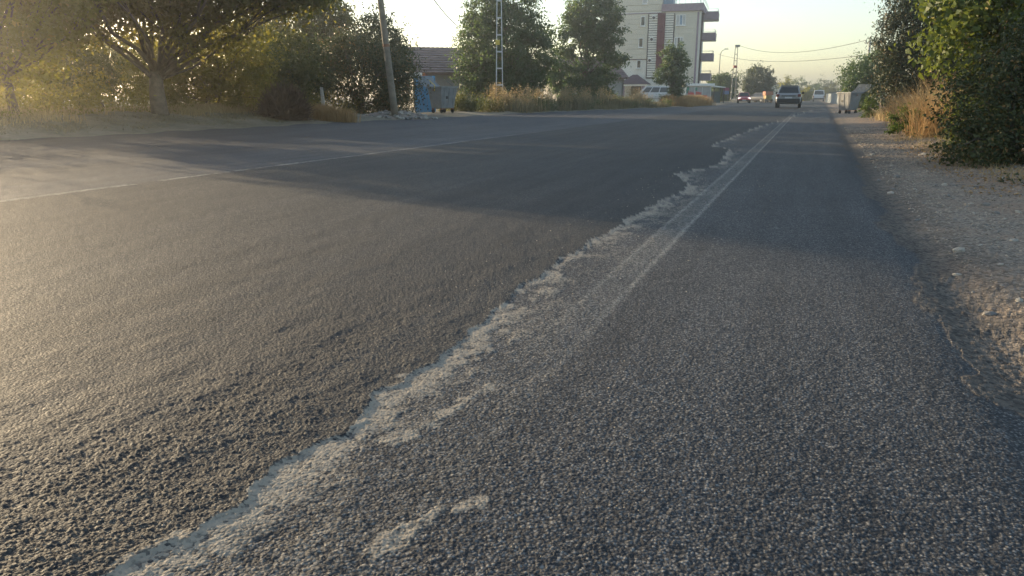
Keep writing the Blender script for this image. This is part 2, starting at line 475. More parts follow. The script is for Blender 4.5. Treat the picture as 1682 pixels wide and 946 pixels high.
# ------------------------------------------------------------------ vegetation builders
def unit(v): return v / np.maximum(np.linalg.norm(v, axis=-1, keepdims=True), 1e-9)
def leaves(P, N, size, rng, aspect=0.55, fold=0.18, jitter=0.9):
    """one folded leaf blade per point P, facing about N"""
    k = len(P)
    n = unit(N + rng.normal(0, jitter, (k, 3)))
    t = unit(np.cross(n, rng.normal(0, 1, (k, 3))))
    b = np.cross(n, t)
    L = size * rng.uniform(0.6, 1.3, (k, 1)); W = L * aspect
    V = np.empty((k, 4, 3), np.float32)
    V[:, 0] = P - t * L * 0.5
    V[:, 1] = P + b * W * 0.5 + n * L * fold
    V[:, 2] = P + t * L * 0.5 - np.array([0, 0, 1]) * L * 0.15
    V[:, 3] = P - b * W * 0.5 + n * L * fold
    return V.reshape(-1, 3), np.arange(4 * k).reshape(k, 4)
def crown_points(blobs, n, clump, rng, shell=0.5, per=60, flat=0.7):
    """points in leafy clumps spread through a set of ellipsoids (cx,cy,cz,rx,ry,rz)"""
    blobs = np.array(blobs, float)
    vol = (blobs[:, 3] * blobs[:, 4] * blobs[:, 5]) ** 0.8
    nc = max(6, n // per)
    which = rng.choice(len(blobs), nc, p=vol / vol.sum())
    d = unit(rng.normal(0, 1, (nc, 3)))
    u = rng.uniform(0, 1, (nc, 1)) ** (1 / 3.0)
    u = np.where(rng.uniform(0, 1, (nc, 1)) < shell, rng.uniform(0.78, 1.04, (nc, 1)), u)
    C = blobs[which, :3] + d * u * blobs[which, 3:]
    cs = clump * rng.uniform(0.55, 1.35, (nc, 1))
    ci = rng.integers(0, nc, n)
    off = rng.normal(0, 0.5, (n, 3)) * cs[ci]
    off[:, 2] *= flat
    sprig = (rng.uniform(0, 1, nc) < 0.3)[ci][:, None]
    off = off + sprig * (d[ci] * np.array([1, 1, 0.7]) + np.array([0, 0, 0.5])) * cs[ci] * rng.uniform(0, 1.5, (n, 1))
    P = C[ci] + off
    N = unit(d[ci] * 0.7 + unit(off) * 0.5 + np.array([0, 0, 0.55]))
    return P, N, C
def limb(mb, a, b, r0, r1, rng, bow=0.15, seg=4, n=6):
    a, b = np.array(a, float), np.array(b, float)
    L = np.linalg.norm(b - a)
    k = rng.normal(0, bow, 3) * L; k[2] = abs(k[2]) * 0.6
    pts, rad = [], []
    for i in range(seg + 1):
        t = i / seg
        p = a + (b - a) * t + k * math.sin(math.pi * t) * 0.6 + rng.normal(0, 0.012, 3) * L * (0 < t < 1)
        pts.append(p); rad.append(r0 + (r1 - r0) * t)
    mb.tube(pts, rad, n)
    return pts
def tree(name, label, u, d, blobs, nleaf, leaf, mat, bark, rng_seed, z0=None, trunk_r=0.18, fork=1.2, stems=1, clump=0.45, limbs=14,
         group=None, cat='tree', lean=(0, 0), shell=0.5, aspect=0.55, per=60, xy=None, up=False, twig=0.012, lift=0.0, thin=1.0):
    """blobs are ellipsoids in (right, forward, up) metres from the foot of the tree"""
    rng = np.random.default_rng(rng_seed)
    x, y = xy if xy else B(u, d)
    z = (tz(x, y) - 0.04 if z0 is None else z0) + lift
    root = thing(name, label, cat, (x, y, z), 0, group)
    W = []
    for (a, f, h, ra, rf, rh) in blobs:
        p = RT * a + FW * f
        W.append((p[0], p[1], h, ra, (ra + rf) / 2 if rf > ra else rf, rh))
    P, N, C = crown_points(W, nleaf, clump, rng, shell, per)
    keep = P[:, 2] > 0.03
    P, N = P[keep], N[keep]
    if up: N = unit(N * np.array([1.0, 1.0, 0.15]))
    V, F = leaves(P, N, leaf, rng, aspect)
    mesh_obj('crown', np_mesh('crown', V, F), mat, root)
    mb = MB()
    cz = np.array([w[:3] for w in W])
    for s in range(stems):
        foot = np.array([0, 0, 0.0]) if stems == 1 else np.append(rng.normal(0, trunk_r * 2.2, 2), 0)
        top = np.array([lean[0] + rng.normal(0, 0.06), lean[1] + rng.normal(0, 0.06), fork]) + foot * 1.6
        pts = limb(mb, foot - np.array([0, 0, 0.15]), top, trunk_r * 1.25, trunk_r * 0.85, rng, 0.05, 5, 10)
        sel = C[rng.choice(len(C), max(3, limbs // stems), replace=False)]
        for c in sel:
            st = np.array(pts[-1]) if rng.uniform() < 0.6 else np.array(pts[-2])
            mid = limb(mb, st, c, trunk_r * rng.uniform(0.22, 0.55) * thin, twig * 1.6, rng, 0.10, 5, 6)
            for q in range(2):
                c2 = C[np.argsort(np.linalg.norm(C - c, axis=1))[rng.integers(1, 12 if len(C) > 12 else len(C))]]
                limb(mb, mid[3], c2, twig * 1.8, twig * 0.7, rng, 0.08, 3, 4)
    mb.build('trunk', bark, root, smooth=True)
    return root
def grass_mesh(pts, heights, rng, width=0.012, lean=0.35, tuft=0.0, seg=2):
    """tapering bent blades standing on pts"""
    k = len(pts)
    pts = np.asarray(pts, float); heights = np.asarray(heights, float)[:, None]
    a = rng.uniform(0, 2 * math.pi, k)
    dirn = np.stack([np.cos(a), np.sin(a), np.zeros(k)], -1)
    a2 = rng.uniform(0, 2 * math.pi, k)
    side = np.stack([np.cos(a2), np.sin(a2), np.zeros(k)], -1) * width * rng.uniform(0.6, 1.5, (k, 1))
    bend = dirn * heights * lean * rng.uniform(0.2, 1.3, (k, 1))
    up = np.array([0, 0, 1.0])
    V = np.empty((k, 5, 3))
    V[:, 0] = pts - side; V[:, 1] = pts + side
    m = pts + up * heights * 0.55 + bend * 0.35
    V[:, 2] = m - side * 0.7; V[:, 3] = m + side * 0.7
    V[:, 4] = pts + up * heights * 0.97 + bend
    base = np.arange(k)[:, None] * 5
    T = np.concatenate([base + np.array([[0, 1, 3]]), base + np.array([[0, 3, 2]]), base + np.array([[2, 3, 4]])])
    return V.reshape(-1, 3), T
def ears_mesh(pts, heights, rng, width=0.03):
    """seed heads: small leaf-like plumes at the tips of tall stems"""
    P = np.asarray(pts) + np.array([0, 0, 1.0]) * np.asarray(heights)[:, None] * rng.uniform(0.75, 1.0, (len(pts), 1)) + rng.normal(0, 0.05, (len(pts), 3))
    return leaves(P, rng.normal(0, 1, (len(pts), 3)) * np.array([1, 1, .2]), 0.10, rng, 0.35)
def stuff(name, label, V, F, mat, cat):
    o = mesh_obj(name, np_mesh(name, V, F), mat)
    return tag(o, label, cat, kind='stuff')
def patch(rng, n, poly_fn, tuft=0.25, tufts=None):
    """points clustered in tufts; poly_fn maps two unit randoms to (x, y)"""
    nt = tufts or max(4, n // 40)
    a, b = rng.uniform(0, 1, nt), rng.uniform(0, 1, nt)
    c = np.array([poly_fn(i, j) for i, j in zip(a, b)])
    i = rng.integers(0, nt, n)
    q = c[i] + rng.normal(0, tuft, (n, 2))
    hh = rng.uniform(0.6, 1.15, nt)[i]
    z = terrain(q[:, 0], q[:, 1]) - 0.03
    return np.column_stack([q, z]), hh

BARK = plain('bark', (0.13, 0.105, 0.08), 0.9, 0.4, 6.0, bump=0.8, bscale=18.0)
BARK_PALE = plain('pale_bark', (0.20, 0.175, 0.14), 0.9, 0.35, 6.0, bump=0.7, bscale=18.0)
L_WARM = leafy('leaf_walnut', (0.045, 0.065, 0.018), (0.12, 0.125, 0.032), 0.55, tcol=(0.36, 0.32, 0.05), dry=(0.26, 0.17, 0.06), dryamt=0.06)
L_OLIVE = leafy('leaf_olive', (0.040, 0.058, 0.022), (0.095, 0.105, 0.035), 0.40, tcol=(0.20, 0.20, 0.04))
L_DARK = leafy('leaf_dark', (0.018, 0.036, 0.020), (0.052, 0.078, 0.032), 0.32, tcol=(0.13, 0.16, 0.04))
L_GREEN = leafy('leaf_green', (0.026, 0.058, 0.028), (0.080, 0.138, 0.050), 0.38, tcol=(0.15, 0.23, 0.055))
L_LIME = leafy('leaf_lime', (0.060, 0.090, 0.014), (0.165, 0.185, 0.030), 0.50, tcol=(0.38, 0.35, 0.04), dry=(0.30, 0.22, 0.05), dryamt=0.05)
L_FIG = leafy('leaf_fig', (0.035, 0.068, 0.014), (0.115, 0.150, 0.030), 0.36, tcol=(0.22, 0.26, 0.035), dry=(0.24, 0.19, 0.05), dryamt=0.04)
L_NEEDLE = leafy('leaf_needle', (0.018, 0.032, 0.014), (0.052, 0.066, 0.024), 0.22, dry=(0.16, 0.11, 0.045), dryamt=0.08)
L_HEDGE = leafy('leaf_hedge', (0.034, 0.052, 0.020), (0.105, 0.115, 0.040), 0.38, rough=0.45, dry=(0.22, 0.14, 0.05), dryamt=0.10)
L_WEED = leafy('leaf_weed', (0.060, 0.105, 0.015), (0.14, 0.19, 0.03), 0.45)
L_STRAW = leafy('leaf_straw', (0.26, 0.19, 0.095), (0.50, 0.39, 0.21), 0.35, 0.8)
L_RUST = leafy('leaf_rust', (0.27, 0.16, 0.068), (0.48, 0.32, 0.15), 0.35, 0.8)
L_GREYGRASS = leafy('leaf_grey_grass', (0.13, 0.115, 0.06), (0.30, 0.25, 0.15), 0.3, 0.8)
L_TWIG = plain('dead_twig', (0.125, 0.088, 0.065), 0.95, 0.35, 2.0, spec=0.1)

# ------------------------------------------------------------------ trees and bushes on the left of the road
OAK = 'roadside trees behind the left bank'
tree('walnut_tree', 'big spreading walnut tree with thick forked trunk on the dry bank', 262, 21.0,
     [(-0.4, 0, 3.6, 4.0, 3.0, 0.8), (3.0, 0.2, 3.5, 2.3, 1.8, 0.8), (-3.2, 0.2, 3.3, 2.3, 1.8, 1.0), (0.9, -0.4, 3.2, 2.6, 1.3, 0.8), (-1.9, -0.6, 2.55, 1.6, 0.9, 0.75), (3.9, -0.3, 3.2, 1.1, 0.9, 0.5), (1.4, -0.2, 2.2, 1.0, 0.9, 0.6), (-0.3, 0.6, 2.4, 1.0, 0.8, 0.5)],
     48000, 0.145, L_WARM, BARK, 11, trunk_r=0.19, fork=1.15, stems=1, limbs=26, clump=0.5, per=46, twig=0.014, thin=0.75)
tree('mulberry_tree', 'low leaning tree with yellow sunlit leaves hanging over the dusty bank', 20, 18.0,
     [(-0.6, 0, 3.4, 2.2, 1.9, 1.0), (0.9, 0.0, 2.45, 1.3, 1.1, 0.85), (-0.9, 0.0, 2.0, 1.3, 1.1, 0.9), (1.5, 0.2, 3.2, 1.2, 1.0, 0.7), (0.2, 0.2, 1.4, 1.0, 0.8, 0.6)],
     21000, 0.125, L_LIME, BARK, 12, trunk_r=0.10, fork=0.9, limbs=16, clump=0.40, thin=0.7)
for i, (u, d, h, w, n, mt, lab, sd) in enumerate((
        (70, 25.5, 2.6, 2.2, 13000, L_OLIVE, 'sprawling olive green bush beside the yellow leaved tree', 21),
        (170, 27.0, 2.5, 1.9, 9000, L_OLIVE, 'thin bush with pale gaps between the two trunks', 22),
        (345, 25.0, 2.9, 2.2, 17000, L_WARM, 'broad warm green bush right of the forked walnut trunk', 23),
        (425, 28.5, 3.1, 2.2, 17000, L_OLIVE, 'tall bush behind the brown dead shrub', 24),
        (480, 30.0, 3.0, 1.6, 11000, L_DARK, 'dark narrow bush between dead shrub and dense rounded bush', 25))):
    tree('bush', lab, u, d, [(0, 0, h * 0.48, w, w * 0.8, h * 0.52), (-w * 0.4, -0.2, h * 0.35, w * 0.6, w * 0.6, h * 0.36), (w * 0.45, -0.2, h * 0.4, w * 0.55, w * 0.5, h * 0.4)],
         n, 0.105, mt, BARK, sd, trunk_r=0.04, fork=0.4, stems=3, limbs=15, clump=0.34, group='bushes along the left bank', cat='bush', per=50)
tree('elm_tree', 'tall dark elm tree behind the dense rounded bush', 505, 39.0,
     [(-0.6, 0, 4.0, 2.9, 2.2, 1.5), (1.3, 0.2, 4.2, 1.5, 1.5, 1.1), (-2.2, 0, 3.6, 1.6, 1.4, 1.1), (0.4, -0.2, 2.7, 2.4, 1.8, 1.1)],
     26000, 0.16, L_OLIVE, BARK, 13, trunk_r=0.2, fork=1.6, limbs=24, clump=0.5, per=50)
tree('elm_tree', 'slim dark elm with upright twigs behind the leaning wooden pole', 632, 37.0,
     [(0, 0, 2.9, 1.1, 1.1, 1.35), (-0.5, 0, 3.6, 0.6, 0.6, 0.9), (0.5, 0, 2.2, 0.9, 0.9, 1.0)],
     10000, 0.13, L_DARK, BARK, 14, trunk_r=0.1, fork=0.9, limbs=14, clump=0.36, per=40, up=True)
tree('elm_tree', 'hazy tree far behind the walnut trunk across the field', 130, 46.0,
     [(0, 0, 3.0, 4.0, 2.4, 1.8), (-4.2, 0, 2.6, 3.0, 2.0, 1.6), (4.2, 0.2, 2.8, 2.6, 2.0, 1.7)], 13000, 0.20, L_WARM, BARK, 15, trunk_r=0.2, fork=1.0, limbs=16, clump=0.6)
tree('bush', 'dense rounded dark bush behind the leaning wooden pole', 592, 31.8,
     [(0.0, 0, 1.55, 1.75, 1.5, 1.55), (-1.5, -0.3, 1.75, 0.75, 0.7, 0.85), (-0.45, -0.3, 2.35, 1.1, 1.0, 0.75), (1.3, -0.2, 1.3, 1.2, 1.0, 1.25), (1.7, -0.2, 0.6, 0.7, 0.6, 0.7), (-1.75, -0.4, 1.0, 0.55, 0.5, 0.7)],
     28000, 0.095, L_HEDGE, BARK, 26, trunk_r=0.06, fork=0.5, stems=3, limbs=18, clump=0.32, cat='bush', group='bushes along the left bank', shell=0.7, per=45)
# dead shrub of fine twigs
rng = np.random.default_rng(5)
x, y = B(466, 24.0); z = tz(x, y)
root = thing('dead_shrub', 'leafless brown dead shrub of fine twigs on the left bank', 'shrub', (x, y, z - 0.03))
k = 5200
a = rng.uniform(0, 2 * math.pi, k); el = np.arccos(rng.uniform(0.05, 1, k)); L = rng.uniform(0.55, 1.05, k)
tip = np.stack([np.sin(el) * np.cos(a) * 1.0, np.sin(el) * np.sin(a) * 0.8, np.cos(el) * 1.25], -1) * L[:, None]
foot = np.column_stack([rng.normal(0, 0.28, (k, 2)), np.zeros(k)])
st = foot + (tip - foot) * rng.uniform(0.0, 0.6, (k, 1))
dr = unit(tip - st + rng.normal(0, 0.22, (k, 3))); ln = np.linalg.norm(tip - st, axis=1, keepdims=True)
sd = unit(np.cross(dr, rng.normal(0, 1, (k, 3)))) * 0.007
V = np.stack([st - sd, st + sd, st + dr * ln * 0.5 + sd * 0.8 + rng.normal(0, 0.02, (k, 3)), st + dr * ln], 1).reshape(-1, 3)
V[:, 2] = np.maximum(V[:, 2], 0)
o = mesh_obj('twigs', np_mesh('twigs', V, np.arange(4 * k).reshape(k, 4)), L_TWIG, root); o['kind'] = 'stuff'
mb = MB()
for i in range(9):
    limb(mb, (rng.normal(0, 0.1), rng.normal(0, 0.1), -0.05), (rng.normal(0, 0.5), rng.normal(0, 0.4), rng.uniform(0.6, 1.0)), 0.02, 0.006, rng)
mb.build('stems', L_TWIG, root, smooth=True)

# ------------------------------------------------------------------ trees farther along
tree('plane_tree', 'round dense green tree behind the white lattice pole', 826, 47.0,
     [(0.2, 0, 3.5, 2.6, 2.4, 2.6), (-1.4, -0.3, 2.4, 1.1, 1.1, 1.6), (1.6, -0.2, 2.6, 1.4, 1.3, 2.0), (-0.9, 0, 5.4, 1.3, 1.2, 1.3), (0.9, 0, 5.6, 1.2, 1.1, 1.4), (-2.0, 0, 3.9, 0.5, 0.6, 1.0), (2.4, 0, 4.3, 0.55, 0.6, 1.0), (-1.9, 0, 5.0, 0.45, 0.45, 0.9), (0.0, -0.6, 1.6, 2.3, 1.6, 1.0)],
     36000, 0.17, L_GREEN, BARK, 31, trunk_r=0.2, fork=1.2, limbs=24, clump=0.44, shell=0.45, per=42)
tree('maple_tree', 'airy green tree with layered boughs in front of the apartment block', 965, 61.0,
     [(0.4, 0, 6.9, 2.0, 1.8, 1.6), (-2.1, 0, 5.6, 1.0, 0.8, 0.6), (-2.3, 0, 2.4, 0.8, 0.8, 0.8), (-2.3, 0, 3.9, 0.7, 0.7, 0.5), (-1.0, 0, 6.8, 0.9, 0.8, 0.6), (1.6, 0, 5.2, 1.1, 1.0, 0.75), (-0.2, 0, 5.3, 0.9, 0.9, 0.6), (0.5, 0, 4.0, 1.2, 1.0, 0.55), (1.9, -0.2, 3.6, 1.0, 0.9, 0.6), (-1.6, 0, 4.2, 0.8, 0.8, 0.5), (1.2, -0.2, 2.6, 0.9, 0.8, 0.5), (-0.9, 0, 3.0, 0.9, 0.8, 0.5), (0.0, -0.3, 1.9, 1.8, 1.0, 0.5), (-1.6, -0.4, 1.3, 1.5, 1.0, 0.7), (0.8, -0.4, 1.1, 1.0, 0.9, 0.6)],
     26000, 0.22, L_GREEN, BARK, 32, trunk_r=0.2, fork=2.2, limbs=24, clump=0.42, shell=0.45, per=46)
tree('young_tree', 'small leafy tree in the dry grass before the apartment block', 1101, 66.0,
     [(0, 0, 4.15, 0.9, 0.8, 0.7), (0.7, 0, 3.55, 0.75, 0.7, 0.55), (-0.85, 0, 2.5, 0.6, 0.6, 0.65), (0.3, 0, 2.7, 0.9, 0.8, 0.7), (0.1, 0, 0.75, 0.62, 0.6, 0.75), (0.5, 0, 1.7, 0.7, 0.7, 0.55), (-0.3, 0, 3.5, 0.6, 0.6, 0.5)],
     12000, 0.16, L_GREEN, BARK, 33, trunk_r=0.08, fork=1.2, limbs=16, clump=0.30, per=40)
for i, (u, d, h, w, n, mt, lab, blobsx) in enumerate((
        (1186, 126, 5.0, 2.7, 9000, L_GREEN, 'feathery roadside tree between the shelter and the far lattice pole', 0.6),
        (1243, 128, 5.5, 2.5, 11000, L_DARK, 'dark rounded tree behind the red car', 1.0),
        (1291, 170, 5.3, 1.5, 2600, L_LIME, 'thin sunlit tree beyond the grey car', 0.6),
        (1312, 210, 5.4, 3.0, 4200, L_GREEN, 'rounded tree in the far tree line beside the grey car', 1.0),
        (1297, 205, 3.4, 3.6, 3600, L_OLIVE, 'low bushy tree in the far tree line behind the grey car', 0.8),
        (1338, 225, 4.4, 3.2, 4200, L_GREEN, 'far tree behind the white van', 0.9),
        (1354, 230, 6.2, 3.2, 4600, L_DARK, 'tallest tree of the far tree line behind the white van', 1.0),
        (1371, 190, 4.0, 3.2, 4200, L_OLIVE, 'bushy far tree right of the white van', 0.8),
        (1322, 160, 2.6, 1.8, 2600, L_LIME, 'yellowish low bush by the roadside between grey car and white van', 0.7))):
    tree('far_tree', lab, u, d, [(0, 0, h * 0.6, w * 0.9, w * 0.8, h * 0.38 * blobsx + 0.3), (-w * 0.4, 0, h * 0.42, w * 0.6, w * 0.5, h * 0.36), (w * 0.4, 0, h * 0.45, w * 0.6, w * 0.5, h * 0.38), (0, 0, h * 0.28, w * 0.7, w * 0.6, h * 0.28)],
         n, 0.30, mt, BARK, 40 + i, trunk_r=0.14, fork=h * 0.25, limbs=10, clump=0.55, per=36, group='trees far down the road', z0=0.0)

# ------------------------------------------------------------------ right side
tree('juniper_tree', 'tall dark juniper tree rising above the rubbish bin on the right verge', 1510, 26.0,
     [(0, 0.3, 2.5, 1.3, 1.0, 2.3), (-0.45, 0, 1.5, 1.0, 0.8, 1.5), (1.0, 0.2, 2.2, 1.2, 0.9, 2.2), (-0.95, 0, 2.7, 0.6, 0.6, 0.9), (-0.7, 0.2, 3.7, 0.6, 0.6, 0.8), (2.1, 0.2, 2.2, 1.3, 0.9, 2.2), (3.1, 0.3, 2.0, 1.2, 0.9, 2.0)],
     60000, 0.115, L_NEEDLE, BARK, 51, trunk_r=0.12, fork=1.2, limbs=22, clump=0.29, aspect=0.36, shell=0.5, per=46)
tree('acacia_tree', 'bushy roadside tree behind the rubbish bin with open lid', 1412, 52.0,
     [(0.2, 0, 1.9, 1.4, 1.2, 1.2), (-0.6, 0, 2.3, 0.8, 0.8, 0.8), (0.9, 0, 2.7, 1.2, 1.0, 1.3), (0.3, 0, 1.0, 1.2, 1.0, 1.0), (2.0, 0, 2.0, 1.2, 1.0, 2.0)],
     15000, 0.14, L_GREEN, BARK, 52, trunk_r=0.1, fork=0.8, limbs=14, clump=0.36, per=42)
tree('fig_tree', 'sunlit lime green leafy tree leaning over the dark hedge', 1660, 13.5,
     [(0, 0.3, 2.7, 1.5, 1.2, 1.1), (-0.95, 0.0, 2.15, 0.75, 0.7, 0.65), (0.4, -0.2, 1.9, 1.0, 0.8, 0.7), (1.2, 0, 2.6, 1.3, 1.1, 1.3), (-0.5, 0.5, 1.3, 0.7, 0.7, 0.8), (0.9, 0.6, 1.4, 1.3, 1.0, 1.2)],
     20000, 0.115, L_FIG, BARK_PALE, 53, trunk_r=0.09, fork=0.7, stems=2, limbs=20, clump=0.30, aspect=0.7, shell=0.6, per=34)
tree('hedge_bush', 'dark sprawling hedge bush at the edge of the gravel verge', 1672, 9.0,
     [(0.15, 0.0, 0.62, 0.85, 0.75, 0.62), (-0.42, -0.15, 0.30, 0.42, 0.45, 0.34), (0.55, 0.1, 1.05, 0.7, 0.6, 0.55), (1.2, 0.2, 0.95, 0.9, 0.8, 0.95), (0.85, 0.3, 1.45, 0.75, 0.7, 0.5), (-0.2, 0.1, 0.85, 0.45, 0.45, 0.45), (0.3, -0.35, 0.22, 0.75, 0.35, 0.25)],
     36000, 0.052, L_HEDGE, BARK, 54, trunk_r=0.03, fork=0.3, stems=3, limbs=18, clump=0.17, cat='bush', shell=0.7, per=38, twig=0.006)
tree('hedge_bush', 'smaller greener hedge bush between the dry grass mound and the dark hedge', 1625, 11.6,
     [(0, 0, 0.42, 0.5, 0.45, 0.42), (-0.3, -0.1, 0.22, 0.3, 0.3, 0.22), (0.4, 0, 0.7, 0.45, 0.4, 0.4)],
     9000, 0.05, L_FIG, BARK, 57, trunk_r=0.02, fork=0.25, stems=3, limbs=12, clump=0.15, cat='bush', shell=0.5, per=34, twig=0.005)
tree('weed', 'bright green leafy weed in front of rust coloured dry grass', 1512, 15.6,
     [(0, 0, 0.30, 0.13, 0.12, 0.30), (-0.16, 0.1, 0.24, 0.13, 0.12, 0.24), (-0.3, 0.3, 0.36, 0.16, 0.15, 0.3), (-0.05, 0.3, 0.5, 0.12, 0.1, 0.22)], 1700, 0.05, L_WEED, BARK, 55, trunk_r=0.010, fork=0.12, stems=3, limbs=9, clump=0.09, cat='weed', twig=0.003)
tree('weed', 'light green weed clump beside the rubbish bin', 1430, 30.0,
     [(0, 0, 0.35, 0.28, 0.25, 0.4)], 900, 0.09, L_WEED, BARK, 56, trunk_r=0.012, fork=0.15, limbs=6, clump=0.16, cat='weed', twig=0.004)

# ------------------------------------------------------------------ dry grass and weeds
def strip_fn(u0, v0, u1, v1, back):
    a, b = np.array(G(u0, v0)), np.array(G(u1, v1))
    def f(i, j):
        p = a + (b - a) * i
        dirn = (p - 0) / np.linalg.norm(p)
        return p + np.array([-1, 0.15]) * back * j
    return f
rng = np.random.default_rng(77)
q, h = patch(rng, 7000, lambda i, j: (-16.2 - 2.2 * j, 4 + 19 * i), 0.22, 130)
V, F = grass_mesh(q, h * 0.27, rng, 0.009, 0.6)
stuff('dry_grass', 'short pale dry grass along the top of the left bank', V, F, L_STRAW, 'grass')
q, h = patch(rng, 6000, lambda i, j: (-14.9 - 1.4 * j, 3 + 20 * i), 0.20, 110)
V, F = grass_mesh(q, h * 0.09, rng, 0.010, 0.9)
stuff('verge_grass', 'trampled greyish grass on the slope of the left bank', V, F, L_GREYGRASS, 'grass')
cx_, cy_ = B(545, 25.0)
q, h = patch(rng, 2600, lambda i, j: (cx_ + (i - 0.5) * 1.1, cy_ + (j - 0.5) * 0.5), 0.12)
V, F = grass_mesh(q, h * 0.52, rng, 0.008, 0.4)
stuff('dry_grass', 'rust coloured dry grass tuft round the short concrete post', V, F, L_RUST, 'grass')
f = lambda i, j: (float(edge_l(np.array(36 + 27 * i))) - 0.5 - 2.2 * j, 36 + 27 * i)
q, h = patch(rng, 8000, f, 0.26, 120)
h = h * np.where(vnoise(q[:, 0] * 0.8, q[:, 1] * 0.35, 9) > 0.5, 1.25, 0.55)
V, F = grass_mesh(q, h * 0.72, rng, 0.013, 0.45)
stuff('dry_grass', 'tall grey brown dry grass along the far left roadside', V, F, L_GREYGRASS, 'grass')
q, h = patch(rng, 700, f, 0.22, 28)
h = h * rng.uniform(0.6, 1.1, len(h))
V, F = ears_mesh(np.repeat(q, 9, 0), np.repeat(h * 1.3, 9), rng)
V2, F2 = grass_mesh(q, h * 1.35, rng, 0.010, 0.2)
stuff('seed_heads', 'straw coloured seed heads standing above the roadside grass', V, F, L_STRAW, 'grass')
stuff('tall_stems', 'tall straw stems standing above the roadside grass', V2, F2, L_STRAW, 'grass')
q, h = patch(rng, 5000, f, 0.25, 26)
V, F = ears_mesh(np.repeat(q, 2, 0), np.repeat(h * 0.8, 2), rng)
V[:, 2] -= rng.uniform(0, 0.6, len(V) // 4).repeat(4)
stuff('roadside_weeds', 'dull green weeds growing in clumps among the roadside grass', V, F, L_GREEN, 'weed')
gx, gy = B(778, 39.0)
q, h = patch(rng, 1900, lambda i, j: (gx + (i - 0.5) * 2.6, gy + (j - 0.5) * 1.4 + (i - .5) * .9), 0.16, 26)
h = h * rng.uniform(0.5, 1.15, len(h))
V, F = ears_mesh(np.repeat(q, 3, 0), np.repeat(h * 1.0, 3), rng)
V[:, 2] -= rng.uniform(0, 0.6, len(V) // 4).repeat(4)
stuff('green_weeds', 'tall dull green weeds beside the grey rubbish bin', V, F, L_OLIVE, 'weed')
q, h = patch(rng, 10000, lambda i, j: (-17.0 - 3.0 * j, 3 + 23 * i), 0.22, 190)
h = h * (0.5 + 0.9 * vnoise(q[:, 0], q[:, 1], 6))
V, F = ears_mesh(np.repeat(q, 4, 0), np.repeat(h * 1.25, 4), rng)
V[:, 2] -= rng.uniform(0, 0.9, len(V) // 4).repeat(4)
k_ = V.reshape(-1, 4, 3)[:, :, 2].min(1) > 0.12
V = V.reshape(-1, 4, 3)[k_].reshape(-1, 3); F = np.arange(len(V)).reshape(-1, 4)
stuff('undergrowth', 'tangled olive undergrowth and saplings beneath the left hand trees', V, F, L_WARM, 'undergrowth')
f = lambda i, j: (float(edge_l(np.array(65 + 13 * i))) - 0.3 - 1.8 * j, 65 + 13 * i)
q, h = patch(rng, 8000, f, 0.35, 130)
V, F = grass_mesh(q, h * 0.95, rng, 0.014, 0.35)
stuff('golden_grass', 'golden sunlit dry grass in front of the bus shelter', V, F, L_RUST, 'grass')
def mound(i, j):
    y = 16.9 + 12 * i ** 1.5
    return 2.05 + 0.02 * y * i + (2.6 - 0.9 * i) * j, y + 0.5 * j
q, h = patch(rng, 9000, mound, 0.16, 170)
h = h * (0.45 + 0.9 * vnoise(q[:, 0] * 1.3, q[:, 1] * 0.6, 4)) * (0.85 + 0.3 * np.clip(q[:, 0] - 2.0, 0, 2))
V, F = grass_mesh(q, h * 0.80, rng, 0.007, 0.7)
stuff('dry_grass', 'rust and orange dry grass mound on the right verge', V, F, L_RUST, 'grass')
q, h = patch(rng, 4500, mound, 0.18, 90)
V, F = grass_mesh(q, h * 0.62, rng, 0.006, 0.8)
stuff('straw_grass', 'pale straw mixed into the rust coloured grass mound', V, F, L_STRAW, 'grass')
q, h = patch(rng, 500, mound, 0.2, 60)
V, F = grass_mesh(q, h * 1.25, rng, 0.005, 0.4)
V2, F2 = ears_mesh(np.repeat(q, 5, 0), np.repeat(h * 0.9, 5), rng)
V2 = V2.reshape(-1, 4, 3); c0 = V2.mean(1, keepdims=True); V2 = (c0 + (V2 - c0) * 0.45).reshape(-1, 3)
stuff('tall_stems', 'thin straw stems rising from the rust coloured grass mound', V, F, L_STRAW, 'grass')
stuff('seed_heads', 'pale seed heads over the rust coloured grass mound', V2, F2, L_STRAW, 'grass')
q, h = patch(rng, 2500, lambda i, j: (2.4 + 1.6 * j, 28 + 14 * i), 0.22, 50)
V, F = grass_mesh(q, h * 0.35, rng, 0.008, 0.6)
stuff('dry_grass', 'low straw grass along the right verge near the bin', V, F, L_STRAW, 'grass')

k_ = 2600
lx = 1.35 + 2.2 * rng.uniform(0, 1, k_) ** 0.8; ly = 7.2 + 7 * rng.uniform(0, 1, k_)
P = np.column_stack([lx, ly, terrain(lx, ly) + 0.012])
V, F = leaves(P, np.tile([0, 0, 1.0], (k_, 1)), 0.035, rng, 0.6, 0.12, 0.35)
stuff('leaf_litter', 'dry brown fallen leaves scattered in front of the hedge bush', V, F, L_RUST, 'leaf litter')

